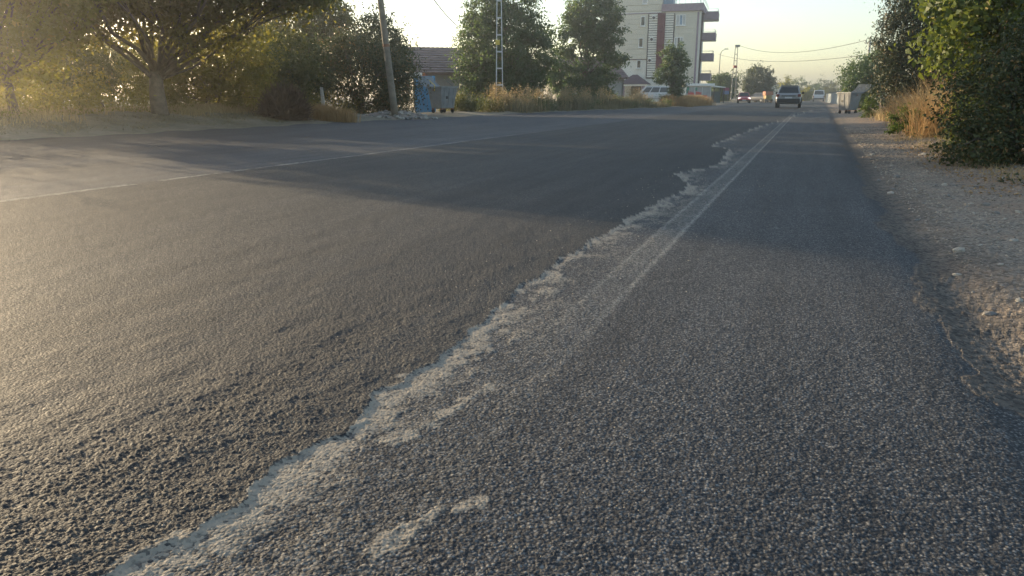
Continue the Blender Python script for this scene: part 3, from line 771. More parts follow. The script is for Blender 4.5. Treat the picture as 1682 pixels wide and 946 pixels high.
q, h = patch(rng, 1500, lambda i, j: (1.55 + 0.9 * j + 0.03 * i, 8.0 + 10 * i), 0.10, 60)
h = h * rng.uniform(0.3, 1.2, len(h))
V, F = grass_mesh(q, h * 0.16, rng, 0.0035, 0.9)
stuff('verge_tufts', 'short dry grass tufts sprinkled along the edge of the right verge', V, F, L_STRAW, 'grass')
q, h = patch(rng, 1100, lambda i, j: (1.75 + 0.9 * j, 8.2 + 9 * i), 0.09, 34)
P = q + np.column_stack([np.zeros((len(q), 2)), 0.03 + 0.10 * rng.uniform(0, 1, len(q))])
V, F = leaves(P, np.tile([0, 0, 1.0], (len(q), 1)), 0.045, rng, 0.5, 0.15, 0.7)
stuff('low_weeds', 'low green weeds creeping over the dirt in front of the hedge', V, F, L_HEDGE, 'weed')

# ------------------------------------------------------------------ materials for built things
M_WOOD = plain('weathered_pole_wood', (0.20, 0.17, 0.13), 0.85, 0.35, 5.0, bump=0.5, bscale=25.0)
M_CONC = plain('post_concrete', (0.36, 0.34, 0.30), 0.9, 0.2, 6.0, dirt=(0.2, 0.19, 0.16), bump=0.4)
M_STEELW = plain('pale_painted_steel', (0.50, 0.52, 0.52), 0.5, 0.15, 4.0, dirt=(0.30, 0.27, 0.22))
M_GALV = plain('galvanised_steel', (0.20, 0.21, 0.215), 0.6, 0.25, 3.0, metal=0.2, dirt=(0.22, 0.19, 0.16))
M_GALVD = plain('dark_bin_lid', (0.05, 0.065, 0.08), 0.8, 0.2, 3.0, spec=0.2)
M_RUSTST = plain('rusty_steel', (0.22, 0.10, 0.055), 0.85, 0.35, 12.0)
M_RUBBER = plain('black_rubber', (0.018, 0.018, 0.019), 0.85, 0.2)
M_WIRE = plain('wire_black', (0.05, 0.05, 0.05), 0.6, 0.1)
M_ROOF = plain('old_brown_tiles', (0.25, 0.185, 0.175), 0.85, 0.3, 2.5, dirt=(0.17, 0.125, 0.115), bump=0.5, bscale=20)
M_PLASTER = plain('grey_plaster', (0.36, 0.345, 0.32), 0.9, 0.2, 1.2, dirt=(0.33, 0.30, 0.27))
M_BLUE = plain('leaf_shaded_blue_paint', (0.10, 0.30, 0.50), 0.55, 0.2, 3.0, dirt=(0.05, 0.13, 0.20))  # darker blotches put leaf shadows and pits into the blue
M_WHITE = plain('white_paint', (0.72, 0.72, 0.70), 0.6, 0.1, 2.0)
M_BRICK = plain('orange_brick', (0.42, 0.15, 0.085), 0.9, 0.3, 8.0)
M_STONE = plain('pale_limestone', (0.42, 0.38, 0.32), 0.9, 0.3, 9.0, bump=0.5, bscale=60)
M_STONED = plain('grey_stone', (0.23, 0.215, 0.195), 0.9, 0.3, 9.0, bump=0.5, bscale=60)
M_BEIGE = plain('beige_cladding', (0.58, 0.545, 0.45), 0.75, 0.06, 0.8)
M_CREAM = plain('pale_render', (0.68, 0.66, 0.59), 0.85, 0.06, 0.6)
M_GROOVE = plain('dark_joint', (0.05, 0.045, 0.05), 0.8, 0.1)
M_BURG = plain('burgundy_paint', (0.085, 0.011, 0.030), 0.7, 0.12, 1.0)
M_PURPLE = plain('plum_stone_cladding', (0.26, 0.20, 0.245), 0.75, 0.2, 2.5)
M_PORCH = plain('plum_roof_tiles', (0.085, 0.065, 0.085), 0.8, 0.2, 3.0)
def glass(name, c=(0.02, 0.025, 0.03), rough=0.06):
    if name in _mats: return _mats[name]
    m, n, l, p = node_mat(name)
    co = n.new('ShaderNodeTexCoord').outputs['Object']
    l.new(mixc(n, l, noise_(n, l, co, 1.5, 3.0), tuple(x * 0.6 for x in c), tuple(x * 1.4 for x in c)), p.inputs['Base Color'])
    p.inputs['Roughness'].default_value = rough
    p.inputs['Specular IOR Level'].default_value = 0.6
    _mats[name] = m
    return m
M_GLASS = glass('dark_window_glass')
M_GLASSB = glass('blue_window_glass', (0.10, 0.20, 0.32))
M_CURTAIN = plain('curtain_behind_glass', (0.42, 0.43, 0.42), 0.4, 0.15, 6.0, spec=0.6)
def carpaint(name, c, rough=0.28):
    if name in _mats: return _mats[name]
    m, n, l, p = node_mat(name)
    co = n.new('ShaderNodeTexCoord').outputs['Object']
    f = noise_(n, l, co, 2.5, 5.0)
    l.new(mixc(n, l, ramp_(n, l, f, 0.5, 0.9), c, tuple(0.6 * x + 0.08 for x in c)), p.inputs['Base Color'])
    p.inputs['Roughness'].default_value = rough
    p.inputs['Coat Weight'].default_value = 0.5; p.inputs['Coat Roughness'].default_value = 0.1
    _mats[name] = m
    return m
M_LAMPRED = plain('tail_lamp_red', (0.16, 0.012, 0.012), 0.25, 0.1)
def glow(name, c, s):
    m, n, l, p = node_mat(name)
    p.inputs['Base Color'].default_value = (0.8, 0.8, 0.8, 1)
    p.inputs['Emission Color'].default_value = rgba(c); p.inputs['Emission Strength'].default_value = s
    return m
M_HEADLAMP = glow('lit_headlamp', (1.0, 0.86, 0.75), 1.6)
M_DARKPL = plain('dark_plastic', (0.022, 0.023, 0.026), 0.6, 0.15)
M_PLATE = plain('number_plate_white', (0.6, 0.6, 0.6), 0.5, 0.05)

# ------------------------------------------------------------------ leaning wooden pole, concrete post, lattice poles, wires
def P3(u, v, d): return Vector(D(u, v, d))
x, y = B(648.5, 28.6); z = tz(x, y)
root = thing('utility_pole', 'leaning weathered wooden utility pole rising out of the rubble', 'pole', (x, y, z - 0.1))
top = P3(601, -190, 28.6) - Vector((x, y, z - 0.1))
MB().tube([top * t for t in (0, .12, .25, .5, .75, 1)], [0.135, 0.128, 0.122, 0.112, 0.1, 0.09], 12).build('shaft', M_WOOD, root, smooth=True)
for t in (0.16, 0.33):
    MB().tube([top * t, top * (t + 0.012)], 0.13 - 0.03 * t, 12).build('band', M_RUSTST, root)
wire_start = Vector((x, y, z - 0.1)) + top * 0.985
x, y = B(532, 25.5); z = tz(x, y)
root = thing('concrete_post', 'short pale concrete post leaning in the bush edge', 'post', (x, y, z - 0.1), 0.4)
root.rotation_euler = (0.0, -0.06, 0.4)
MB().frustum([(-.06, -.06, 0), (.06, -.06, 0), (.06, .06, 0), (-.06, .06, 0)], [(-.045, -.045, 1.1), (.045, -.045, 1.1), (.045, .045, 1.1), (-.045, .045, 1.1)]).build('shaft', M_CONC, root, bevel=0.01)
MB().tube([(-.06, -.065, .8), (.06, -.065, .8), (.06, .065, .8), (-.06, .065, .8), (-.06, -.065, .8)], 0.004, 5).build('wire_tie', M_RUSTST, root)

def lattice_pole(label, u, d, h, w0, w1, steps, mat, sign=False):
    x, y = B(u, d); z = tz(x, y)
    root = thing('lattice_pole', label, 'pole', (x, y, z - 0.05), YAW, 'steel lattice poles')
    for s in (-1, 1):
        for f in (-1, 1):
            MB().frustum([(s * w0 - .028, f * w0 * .6 - .02, 0), (s * w0 + .028, f * w0 * .6 - .02, 0), (s * w0 + .028, f * w0 * .6 + .02, 0), (s * w0 - .028, f * w0 * .6 + .02, 0)],
                         [(s * w1 - .022, f * w1 * .6 - .018, h), (s * w1 + .022, f * w1 * .6 - .018, h), (s * w1 + .022, f * w1 * .6 + .018, h), (s * w1 - .022, f * w1 * .6 + .018, h)]).build('rail', mat, root)
    for i in range(steps):
        t = (i + 0.6) / steps; ww = w0 + (w1 - w0) * t
        mb = MB()
        for f in (-1, 1):
            mb.box(-ww - .02, ww + .02, f * ww * .6 - .024, f * ww * .6 + .024, h * t - .035, h * t + .035)
        for s in (-1, 1):
            mb.box(s * ww - .024, s * ww + .024, -ww * .6, ww * .6, h * t - .030, h * t + .030)
        mb.build('rung', mat, root)
    return root, Vector((x, y, z - 0.05))
M_YEL = plain('yellow_plate', (0.62, 0.47, 0.08), 0.6, 0.1)
r1, o1 = lattice_pole('tall pale steel lattice pole with yellow warning plate before the round tree', 820.5, 42.0, 9.5, 0.185, 0.07, 11, M_STEELW)
MB().box(-0.2, 0.02, -0.16, -0.145, 3.45, 3.7).build('warning_plate', M_YEL, r1)
mb = MB().box(-0.75, 0.75, -0.045, 0.045, 9.1, 9.2); mb.build('crossarm', M_STEELW, r1)
r2, o2 = lattice_pole('far slender lattice pole with red band beside the red car', 1204, 112.0, 8.0, 0.34, 0.16, 9, M_GALV)
MB().box(-0.24, 0.24, -0.2, 0.2, 4.85, 5.2).build('red_band', plain('red_band_paint', (0.32, 0.05, 0.04), 0.7), r2)
MB().box(-0.22, 0.45, -0.12, 0.12, 7.75, 8.05).build('insulator_arm', M_GALV, r2)
x, y = B(1419, 60.0); z = tz(x, y)
root = thing('utility_pole', 'concrete wire pole with two crossarms among the right hand trees', 'pole', (x, y, z - 0.05), YAW)
MB().tube([(0, 0, 0), (0, 0, 5.0)], [0.14, 0.07], 10).build('shaft', M_CONC, root, smooth=True)
for hz, w in ((4.75, 0.35), (3.6, 0.75)):
    a = MB().box(-w, w, -0.04, 0.04, hz - .04, hz + .04).build('crossarm', M_CONC, root)
    for s in (-1, 1):
        MB().tube([(s * w * .9, 0, hz + .04), (s * w * .9, 0, hz + .10), (s * w * .9, 0, hz + .2)], [0.03, 0.05, 0.03], 8).build('insulator', M_DARKPL, a, smooth=True)
rp = Vector((x, y, z - 0.05))
def wire(label, a, b, sag, r=0.012):
    pts = []
    for i in range(25):
        t = i / 24
        p = a.lerp(b, t); p.z -= sag * 4 * t * (1 - t); pts.append(p - a)
    o = MB().tube(pts, r, 5).build('overhead_wire', M_WIRE)
    o.location = a
    return tag(o, label, 'wire', 'overhead wires')
rv = Vector((RT[0], RT[1], 0))
wire('upper sagging wire between the far lattice pole and the right hand pole', o2 + Vector((0, 0, 7.95)) + rv * 0.4, rp + Vector((0, 0, 4.95)) - rv * 0.3, 0.95, 0.022)
wire('lower wire between the street lamp and the right hand pole', P3(1180, 89, 128), rp + Vector((0, 0, 3.8)) - rv * 0.68, 0.75, 0.022)
wire('wire running from the leaning wooden pole past the round tree', wire_start, o1 + Vector((0, 0, 9.25)) - rv * 0.7, 0.5)
wire('wire dropping from above toward the tiled roof house', P3(560, -260, 20.0), P3(756, 46, 52.0), 0.6, 0.024)
x, y = B(1178.5, 128.0)
root = thing('street_lamp', 'thin street lamp with bent arm above the roadside tree', 'street lamp', (x, y, 0), YAW)
MB().tube([(0, 0, 0), (0, 0, 5.5), (0, 0, 7.6), (0.25, 0, 8.15), (0.75, 0, 8.45)], [0.1, 0.08, 0.065, 0.055, 0.045], 8).build('shaft', M_GALV, root, smooth=True)
MB().box(0.65, 1.25, -0.1, 0.1, 8.38, 8.52).build('lamp_head', M_GALV, root, bevel=0.03)

# ------------------------------------------------------------------ rubble
def stone_mesh(rng, n=0):
    bm = bmesh.new()
    bmesh.ops.create_icosphere(bm, subdivisions=1, radius=0.5)
    sc = rng.uniform(0.65, 1.25, 3); sc[2] *= 0.62
    for v in bm.verts:
        k = rng.uniform(0.72, 1.15)
        v.co = Vector((v.co.x * sc[0] * k, v.co.y * sc[1] * k, v.co.z * sc[2] * k))
    me = bpy.data.meshes.new('stone'); bm.to_mesh(me); bm.free()
    return me
rng = np.random.default_rng(91)
STONES = [stone_mesh(rng) for _ in range(8)]
STONESD = [m.copy() for m in STONES]
for m in STONES: m.materials.append(M_STONE)
for m in STONESD: m.materials.append(M_STONED)
x, y = B(645, 29.0); z = tz(x, y)
root = thing('rubble_pile', 'low pile of broken concrete and stones at the foot of the wooden pole', 'rubble', (x, y, z), YAW)
bm = bmesh.new(); bmesh.ops.create_grid(bm, x_segments=36, y_segments=18, size=1)
for v in bm.verts:
    a, b = v.co.x, v.co.y
    hgt = max(0, 1 - a * a) * max(0, 1 - b * b)
    v.co = Vector((a * 1.55, b * 0.75, hgt * 0.30 * (0.6 + 0.8 * float(fbm(np.array([a * 4 + 9]), np.array([b * 3]), 3)[0])) - 0.10))
me = bpy.data.meshes.new('rubble_heap'); bm.to_mesh(me); bm.free()
me.polygons.foreach_set('use_smooth', np.ones(len(me.polygons), bool))
mesh_obj('heap', me, plain('rubble_earth', (0.27, 0.22, 0.18), 0.95, 0.35, 6.0, bump=0.8, bscale=30), root)
for i in range(85):
    o = bpy.data.objects.new('rubble_stone', (STONES if rng.uniform() < 0.5 else STONESD)[rng.integers(8)])
    link(o, root)
    a, b = rng.uniform(-1, 1), rng.uniform(-0.95, 0.5)
    o.location = (a * 1.6, b * 0.75, max(0, (1 - a * a)) * (1 - b * b) * 0.27 - 0.06)
    s = rng.uniform(0.08, 0.24); o.scale = (s * 1.3, s, s); o.rotation_euler = tuple(rng.uniform(-0.5, 0.5, 2)) + (rng.uniform(0, 6),)

# ------------------------------------------------------------------ rubbish bins
def rubbish_bin(label, u, d, rz, lidang, lidmat, w=0.64, dp=0.42):
    x, y = B(u, d); z = tz(x, y)
    root = thing('rubbish_bin', label, 'rubbish bin', (x, y, z), rz, 'grey wheeled rubbish bins')
    b = 0.78
    tub = MB().frustum([(-w * b, -dp * .72, .2), (w * b, -dp * .72, .2), (w * b, dp * .72, .2), (-w * b, dp * .72, .2)], [(-w, -dp, 1.12), (w, -dp, 1.12), (w, dp, 1.12), (-w, dp, 1.12)]).build('tub', M_GALV, root, bevel=0.03)
    for xx in (-0.33, 0.0, 0.33):
        MB().frustum([(xx - .02, -dp * .74 - .02, .28), (xx + .02, -dp * .74 - .02, .28), (xx + .02, -dp * .7, .28), (xx - .02, -dp * .7, .28)],
                     [(xx - .02, -dp * .985 - .018, 1.06), (xx + .02, -dp * .985 - .018, 1.06), (xx + .02, -dp * .93, 1.06), (xx - .02, -dp * .93, 1.06)]).build('rib', M_GALV, tub)
    mb = MB()
    for a in ((-w - .045, w + .045, -dp - .045, -dp + .02), (-w - .045, w + .045, dp - .02, dp + .045), (-w - .045, -w + .02, -dp + .02, dp - .02), (w - .02, w + .045, -dp + .02, dp - .02)):
        mb.box(*a, 1.09, 1.16)
    mb.build('rim', M_GALV, root, bevel=0.01)
    MB().box(-0.2, -0.06, -dp * .92, -dp * .83 , .62, .74).build('dark_patch', M_DARKPL, tub)
    lid = MB()
    L = 2 * dp
    R_ = Matrix.Translation((0, dp, 1.17)) @ Matrix.Rotation(lidang, 4, 'X')
    n = 6
    for i in range(n):
        t0, t1 = i / n, (i + 1) / n
        h0, h1 = 0.14 * math.sin(math.pi * (0.15 + 0.7 * t0)), 0.14 * math.sin(math.pi * (0.15 + 0.7 * t1))
        lid.frustum([R_ @ Vector((-w, -L * t0, h0)), R_ @ Vector((w, -L * t0, h0)), R_ @ Vector((w, -L * t1, h1)), R_ @ Vector((-w, -L * t1, h1))],
                    [R_ @ Vector((-w, -L * t0, h0 + .02)), R_ @ Vector((w, -L * t0, h0 + .02)), R_ @ Vector((w, -L * t1, h1 + .02)), R_ @ Vector((-w, -L * t1, h1 + .02))])
    lid.build('lid', lidmat, root)
    for s in (-1, 1):
        MB().tube([(s * (w + .03), -dp * .1, .95), (s * (w + .05), -dp * .2, 1.2), (s * (w + .03), dp * .6, 1.42)], 0.018, 6).build('lid_arm', M_YEL if s < 0 else M_GALV, root)
        MB().tube([(s * (w + .01), 0, 1.0), (s * (w + .09), 0, 1.0)], 0.03, 8).build('lifting_pin', M_RUSTST, root)
        for f in (-1, 1):
            px, py = s * w * .68, f * dp * .58
            br = MB().box(px - .05, px + .05, py - .04, py + .04, .14, .22).build('caster', M_RUSTST, root)
            MB().tube([(px - .028, py, .085), (px + .028, py, .085)], 0.085, 12).build('wheel', M_RUBBER, br)
    return root
rubbish_bin('grey steel wheeled rubbish bin with raised lid beside the blue gate', 727, 34.8, YAW + 1.0, -2.45, M_GALV, 0.60, 0.40)
rubbish_bin('grey rubbish bin with dark open lid on the right gravel verge', 1395, 38.5, YAW - 1.2, -2.5, M_GALVD, 0.50, 0.40).scale = (0.9, 0.9, 0.9)

# ------------------------------------------------------------------ blue gate and brick pillar by the tiled house
x, y = B(697, 36.8); z = tz(x, y)
root = thing('blue_gate', 'blue sheet metal gate with pits and painted leaf shadows behind the grey bin', 'gate', (x, y, z - 0.02), YAW + 0.1)
for i in range(5):
    MB().box(-0.46 + i * 0.2, -0.46 + i * 0.2 + 0.192, -0.012 + 0.01 * (i % 2), 0.012 + 0.01 * (i % 2), 0.04, 1.74).build('sheet', M_BLUE, root)
mb = MB().box(-0.52, 0.56, 0.025, 0.06, 0.25, 0.32).box(-0.52, 0.56, 0.025, 0.06, 1.4, 1.47); mb.build('frame', M_RUSTST, root)
rng = np.random.default_rng(8)
for i in range(16):                                      # dark marks: leaf shadows and pits put into the colour
    a, b, s = rng.uniform(-0.42, 0.5), rng.uniform(0.1, 1.3), rng.uniform(0.02, 0.05)
    MB().box(a - s, a + s * rng.uniform(.5, 1.2), -0.016, -0.0135, b - s, b + s * rng.uniform(.6, 1.5)).build('leaf_shade_mark', M_DARKPL, root)
x, y = B(668, 37.5); z = tz(x, y)
root = thing('wire_fence', 'rusty wire mesh fence between the rubble pile and blue gate', 'fence', (x, y, z), YAW)
for px in (-0.7, 0.0, 0.7):
    MB().tube([(px, 0, 0), (px, 0, 1.0)], 0.025, 6).build('post', M_CONC, root)
mb = MB()
for i in range(15):
    mb.tube([(-0.75 + i * 0.1, 0, 0.05), (-0.75 + i * 0.1, 0, 0.95)], 0.005, 4)
for i in range(9):
    mb.tube([(-0.75, 0, 0.08 + i * 0.1), (0.7, 0, 0.08 + i * 0.1)], 0.005, 4)
o = mb.build('mesh_wire', M_GALV, root); o['kind'] = 'stuff'

# ------------------------------------------------------------------ tiled houses
def house(label, ridge0, rdir, rlen, run, rise, zr, courses, group=None):
    """ridge start (x,y), plan direction of the ridge; the roof falls to the right of rdir and to its left"""
    r = Vector((rdir[0], rdir[1], 0)).normalized(); s = Vector((r.y, -r.x, 0))
    root = thing('tiled_house', label, 'house', (ridge0[0], ridge0[1], 0), 0, group)
    for side in (1, -1):
        roof = MB()
        sd = s * side
        a0, a1 = Vector((0, 0, zr)), r * rlen + Vector((0, 0, zr))
        e = sd * run - Vector((0, 0, rise))
        nrm = (r.cross(e)).normalized()
        if nrm.z < 0: nrm = -nrm
        roof.frustum([a0 + e - nrm * .1, a1 + e - nrm * .1, a1 - nrm * .1, a0 - nrm * .1], [a0 + e - nrm * .02, a1 + e - nrm * .02, a1 - nrm * .02, a0 - nrm * .02])
        ro = roof.build('roof', M_ROOF, root)
        for i in range(courses):
            t0, t1 = i / courses, (i + 1.12) / courses
            q0, q1 = e * t0, e * min(t1, 1.01)
            MB().frustum([a0 + q0, a1 + q0, a1 + q1, a0 + q1], [a0 + q0 + nrm * .012, a1 + q0 + nrm * .012, a1 + q1 + nrm * .10, a0 + q1 + nrm * .10]).build('tile_course', M_ROOF, ro)
    nt = int(rlen / 0.32)
    for i in range(nt):
        p = r * (i * rlen / nt); q = r * ((i + 1.05) * rlen / nt)
        MB().tube([p + Vector((0, 0, zr + .0)), q + Vector((0, 0, zr + .03))], [0.11, 0.13], 8).build('ridge_tile', M_ROOF, root)
    wz = zr - rise + 0.05
    for side in (1, -1):
        a = s * side * (run - 0.45)
        MB().frustum([a + r * .3, a + r * (rlen - .3), a * 0.93 + r * (rlen - .3), a * 0.93 + r * .3], [p + Vector((0, 0, wz)) for p in (a + r * .3, a + r * (rlen - .3), a * 0.93 + r * (rlen - .3), a * 0.93 + r * .3)]).build('wall', M_PLASTER, root)
    for t in (0.3, rlen - 0.5):
        w = run - 0.45
        pts = [(-w, 0), (w, 0), (w, wz), (0, wz + rise * 0.86), (-w, wz)]
        v = [r * tt + s * a + Vector((0, 0, b)) for tt in (t, t + 0.2) for a, b in pts]
        MB().add(v, [(0, 1, 2, 3, 4), (9, 8, 7, 6, 5)] + [(i, (i + 1) % 5, 5 + (i + 1) % 5, 5 + i) for i in range(5)]).build('gable_wall', M_PLASTER, root)
    return root, r, s
R0 = D(652, 79, 53.0)
h1, hr, hs = house('low house with brown tiled roof behind the blue gate', R0[:2], tuple(RT * 0.95 + FW * 0.31), 9.0, 4.4, 1.72, 4.02, 10, 'low tiled houses')
ev = hs * 4.15
for t in (0.9,):
    MB().box(-.22, .22, -.22, .22, 0.0, 2.38, Matrix.Translation(Vector((ev.x, ev.y, 0)) + hr * t)).build('porch_pillar', M_BRICK, h1)
MB().box(-1.1, 1.1, -.03, .03, 2.06, 2.30, Matrix.Translation(Vector((ev.x, ev.y, 0)) + hr * -0.4 + hs * 0.6) @ Matrix.Rotation(YAW, 4, 'Z')).build('fascia_board', M_WHITE, h1)
R1 = D(905, 96, 74.0)
h2, hr2, hs2 = house('half hidden house with tiled roof behind the airy tree', R1[:2], tuple(RT * 0.93 + FW * 0.3), 6.5, 3.6, 1.9, 4.45, 12, 'low tiled houses')
wv = hs2 * 3.2 + hr2 * 2.6
M_ = Matrix.Translation((wv.x, wv.y, 0)) @ Matrix.Rotation(math.atan2(hr2.y, hr2.x), 4, 'Z')
w = MB().box(-.5, .5, -.08, -.02, 0.9, 2.3, M_).build('window', M_WHITE, h2)
MB().box(-.40, .40, -.10, -.085, 1.0, 2.2, M_).build('pane', M_GLASS, w)

# ------------------------------------------------------------------ apartment block, square to the road
bx, by = B(1140, 102.0)
apt = thing('apartment_building', 'five storey beige apartment block with burgundy stripe and plum balconies', 'building', (bx, by, 0), math.radians(4))
KX = 102.0 / 1300 * 1.04
def fx(u): return (u - 1140) * 102.0 / 1258 * 1.035         # facade metres from the right corner
def fz(v): return EYE + (159 - v) * 102.0 / 1300
WL = fx(985); TOP = fz(20.5); DEP = 12.0
MB().box(WL, 0, 0.02, DEP, 0, TOP).build('wall', M_CREAM, apt)
def front(name, u0, u1, v0, v1, mat, proud, parent=apt, back=0.0):
    return MB().box(fx(u0), fx(u1), -proud, 0.019 - back, fz(v1), fz(v0)).build(name, mat, parent)
zc = [fz(v) for v in (97, 23)]
rows = 9
for (u0, u1, va, vb) in ((985, 1062.3, 97, 23.5), (1104.2, 1138, 150, 23.5)):
    z0, z1 = fz(va), fz(vb); k = max(1, round((z1 - z0) / 0.66))
    for i in range(k):
        a = z0 + (z1 - z0) * i / k; b = z0 + (z1 - z0) * (i + 1) / k
        MB().box(fx(u0), fx(u1), -0.05, 0.018, a + 0.022, b - 0.012).build('cladding_panel', M_BEIGE, apt)
front('trim_band', 985, 1062.3, 96.4, 97.6, M_GROOVE, 0.08)
front('trim_band', 985, 1084, 22.2, 23.6, M_PURPLE, 0.10)
for u in (1062.6, 1102.6):
    front('trim_strip', u, u + 1.2, 24, 127, M_GROOVE, 0.09)
front('corner_strip', 1137.8, 1140.6, 23, 168, M_PURPLE, 0.08)
front('burgundy_stripe', 1077.6, 1089.2, 23, 112.5, M_BURG, 0.16, back=0.0)
for (u0, u1) in ((1063.9, 1077.3), (1089.5, 1102.4)):
    z0, z1 = fz(127), fz(24); k = 27
    MB().box(fx(u0), fx(u1), -0.015, 0.018, z0, z1).build('slat_backing', M_GROOVE, apt)
    for i in range(k):
        a = z0 + (z1 - z0) * i / k
        MB().box(fx(u0), fx(u1), -0.07, -0.017, a + 0.045, a + (z1 - z0) / k - 0.03).build('slat', M_CREAM, apt)
front('trim_band', 1063, 1077.5, 127, 128.6, M_GROOVE, 0.09)
def window(u0, u1, v0, v1, lights=1, gl=M_GLASS, sill=True, proud=0.11):
    w = MB()
    x0, x1, z0, z1 = fx(u0), fx(u1), fz(v1), fz(v0)
    t = 0.085
    w.box(x0, x1, -proud, 0.01, z0, z0 + t).box(x0, x1, -proud, 0.01, z1 - t, z1).box(x0, x0 + t, -proud, 0.01, z0 + t, z1 - t).box(x1 - t, x1, -proud, 0.01, z0 + t, z1 - t)
    for i in range(1, lights):
        xm = x0 + (x1 - x0) * i / lights
        w.box(xm - .05, xm + .05, -proud, 0.01, z0 + t, z1 - t)
    fr = w.build('window', M_WHITE, apt)
    for i in range(lights):
        a, b = x0 + (x1 - x0) * i / lights, x0 + (x1 - x0) * (i + 1) / lights
        MB().box(a + .06, b - .06, -0.062, -0.055, z0 + t * .9, z1 - t * .9).build('pane', gl[i] if isinstance(gl, (list, tuple)) else gl, fr)
    if sill: MB().box(x0 - .06, x1 + .06, -0.2, 0.0, z0 - .09, z0 - .005).build('sill', M_WHITE, fr)
window(1050.8, 1058.0, 27.5, 43.0); window(1048.9, 1056.2, 62, 77.5); window(1047.3, 1054.4, 96 + 1.8, 111.5)
window(1106, 1120.8, 26.5, 43.5, 3, [M_CURTAIN, M_GLASSB, M_CURTAIN]); window(1104.6, 1118.5, 62, 78, 3, [M_CURTAIN, M_GLASS, M_CURTAIN]); window(1104.6, 1118.5, 97, 113, 3, [M_CURTAIN, M_GLASS, M_CURTAIN])
for (u, v) in ((1071.5, 30.5), (1069.5, 65), (1067.8, 99)):
    a = front('vent_box', u - 2.4, u + 2.4, v - 3.2, v + 3.2, M_WHITE, 0.30)
    MB().tube([(fx(u), -0.31, fz(v)), (fx(u), -0.30, fz(v))], 0.19, 12).build('fan_grille', M_DARKPL, a)
# plum parapet, set-back top floor with roof slab, glazed stair and railing
MB().box(fx(1083), 0.55, -0.35, 0.6, fz(21), fz(9.5)).build('parapet', M_PURPLE, apt)
MB().box(-0.05, 0.55, 0.6, DEP, fz(21), fz(9.5)).build('parapet', M_PURPLE, apt)
top = MB().box(WL, fx(1083.5), 0.05, DEP - 2, TOP, TOP + 3.3).build('top_floor', M_BEIGE, apt)
for i in range(4):
    MB().box(WL, fx(1083.5), -0.03, 0.049, TOP + 0.1 + 0.75 * i + .03, TOP + 0.1 + 0.75 * (i + 1) - .02).build('cladding_panel', M_BEIGE, top)
MB().box(WL - 0.4, fx(1085), -0.5, DEP - 1.6, TOP + 3.3, TOP + 3.6).build('roof_slab', M_PURPLE, apt)
window(1052.5, 1060.5, -6, 8, 1, M_CURTAIN, proud=0.13)
MB().box(fx(1084), fx(1101.5), 0.7, 3.5, TOP, TOP + 2.6).build('glazed_stair', M_GLASSB, apt)
rail = MB()
for zz in (0.45, 0.75):
    rail.tube([(fx(1101), -0.28, fz(9.5) + zz), (0.5, -0.28, fz(9.5) + zz), (0.5, DEP, fz(9.5) + zz)], 0.028, 6)
for i in range(6):
    xx = fx(1101) + (0.5 - fx(1101)) * i / 5
    rail.tube([(xx, -0.28, fz(9.5) - .05), (xx, -0.28, fz(9.5) + .78)], 0.024, 6)
rail.build('roof_railing', M_STEELW, apt)
# balconies on the road side
for i, (va, vb, w) in enumerate(((18, 28.5, 2.15), (52, 62, 1.95), (86, 96, 1.8), (119.5, 129, 1.6))):
    y0, y1 = 4.6, 7.6
    z0, z1 = fz(vb) - 0.15, fz(va) + 0.05
    bal = MB().box(0.022, w, y0, y1, z0, z0 + 0.16).build('balcony', M_CREAM, apt)
    MB().box(0.022, w, y0 - 0.08, y0 - 0.002, z0, z1).build('balcony_panel', M_PURPLE, bal)
    MB().box(w + .002, w + 0.08, y0 - 0.08, y1 + 0.08, z0, z1).build('balcony_panel', M_PURPLE, bal)
    MB().box(0.022, w, y1 + 0.002, y1 + .08, z0, z1).build('balcony_panel', M_PURPLE, bal)
    rr = MB().tube([(0.05, y0, z1 + .35), (w, y0, z1 + .35), (w, y1, z1 + .35), (0.05, y1, z1 + .35)], 0.025, 6)
    for (px, py) in ((0.4, y0), (w, y0), (w, (y0 + y1) / 2), (w, y1)):
        rr.tube([(px, py, z1 - .02), (px, py, z1 + .36)], 0.02, 5)
    rr.build('balcony_rail', M_STEELW, bal)
    dr = MB().box(0.004, 0.06, y0 + .4, y1 - .5, z0 + .18, z0 + 2.3).build('balcony_door', M_WHITE, apt)
    MB().box(0.062, 0.07, y0 + .5, y1 - .6, z0 + .3, z0 + 2.2).build('pane', M_GLASS, dr)
    wd = MB().box(0.004, 0.06, 1.0, 2.6, z0 + .8, z0 + 2.2).build('window', M_WHITE, apt)
    MB().box(0.062, 0.07, 1.1, 2.5, z0 + .9, z0 + 2.1).build('pane', M_GLASS, wd)
MB().box(0.004, 0.35, 3.2, 3.9, 0, TOP - .02).build('side_pilaster', M_GROOVE, apt)
MB().box(0.004, 0.30, 0.12, 0.6, 0, TOP - .02).build('side_pilaster', M_CREAM, apt)
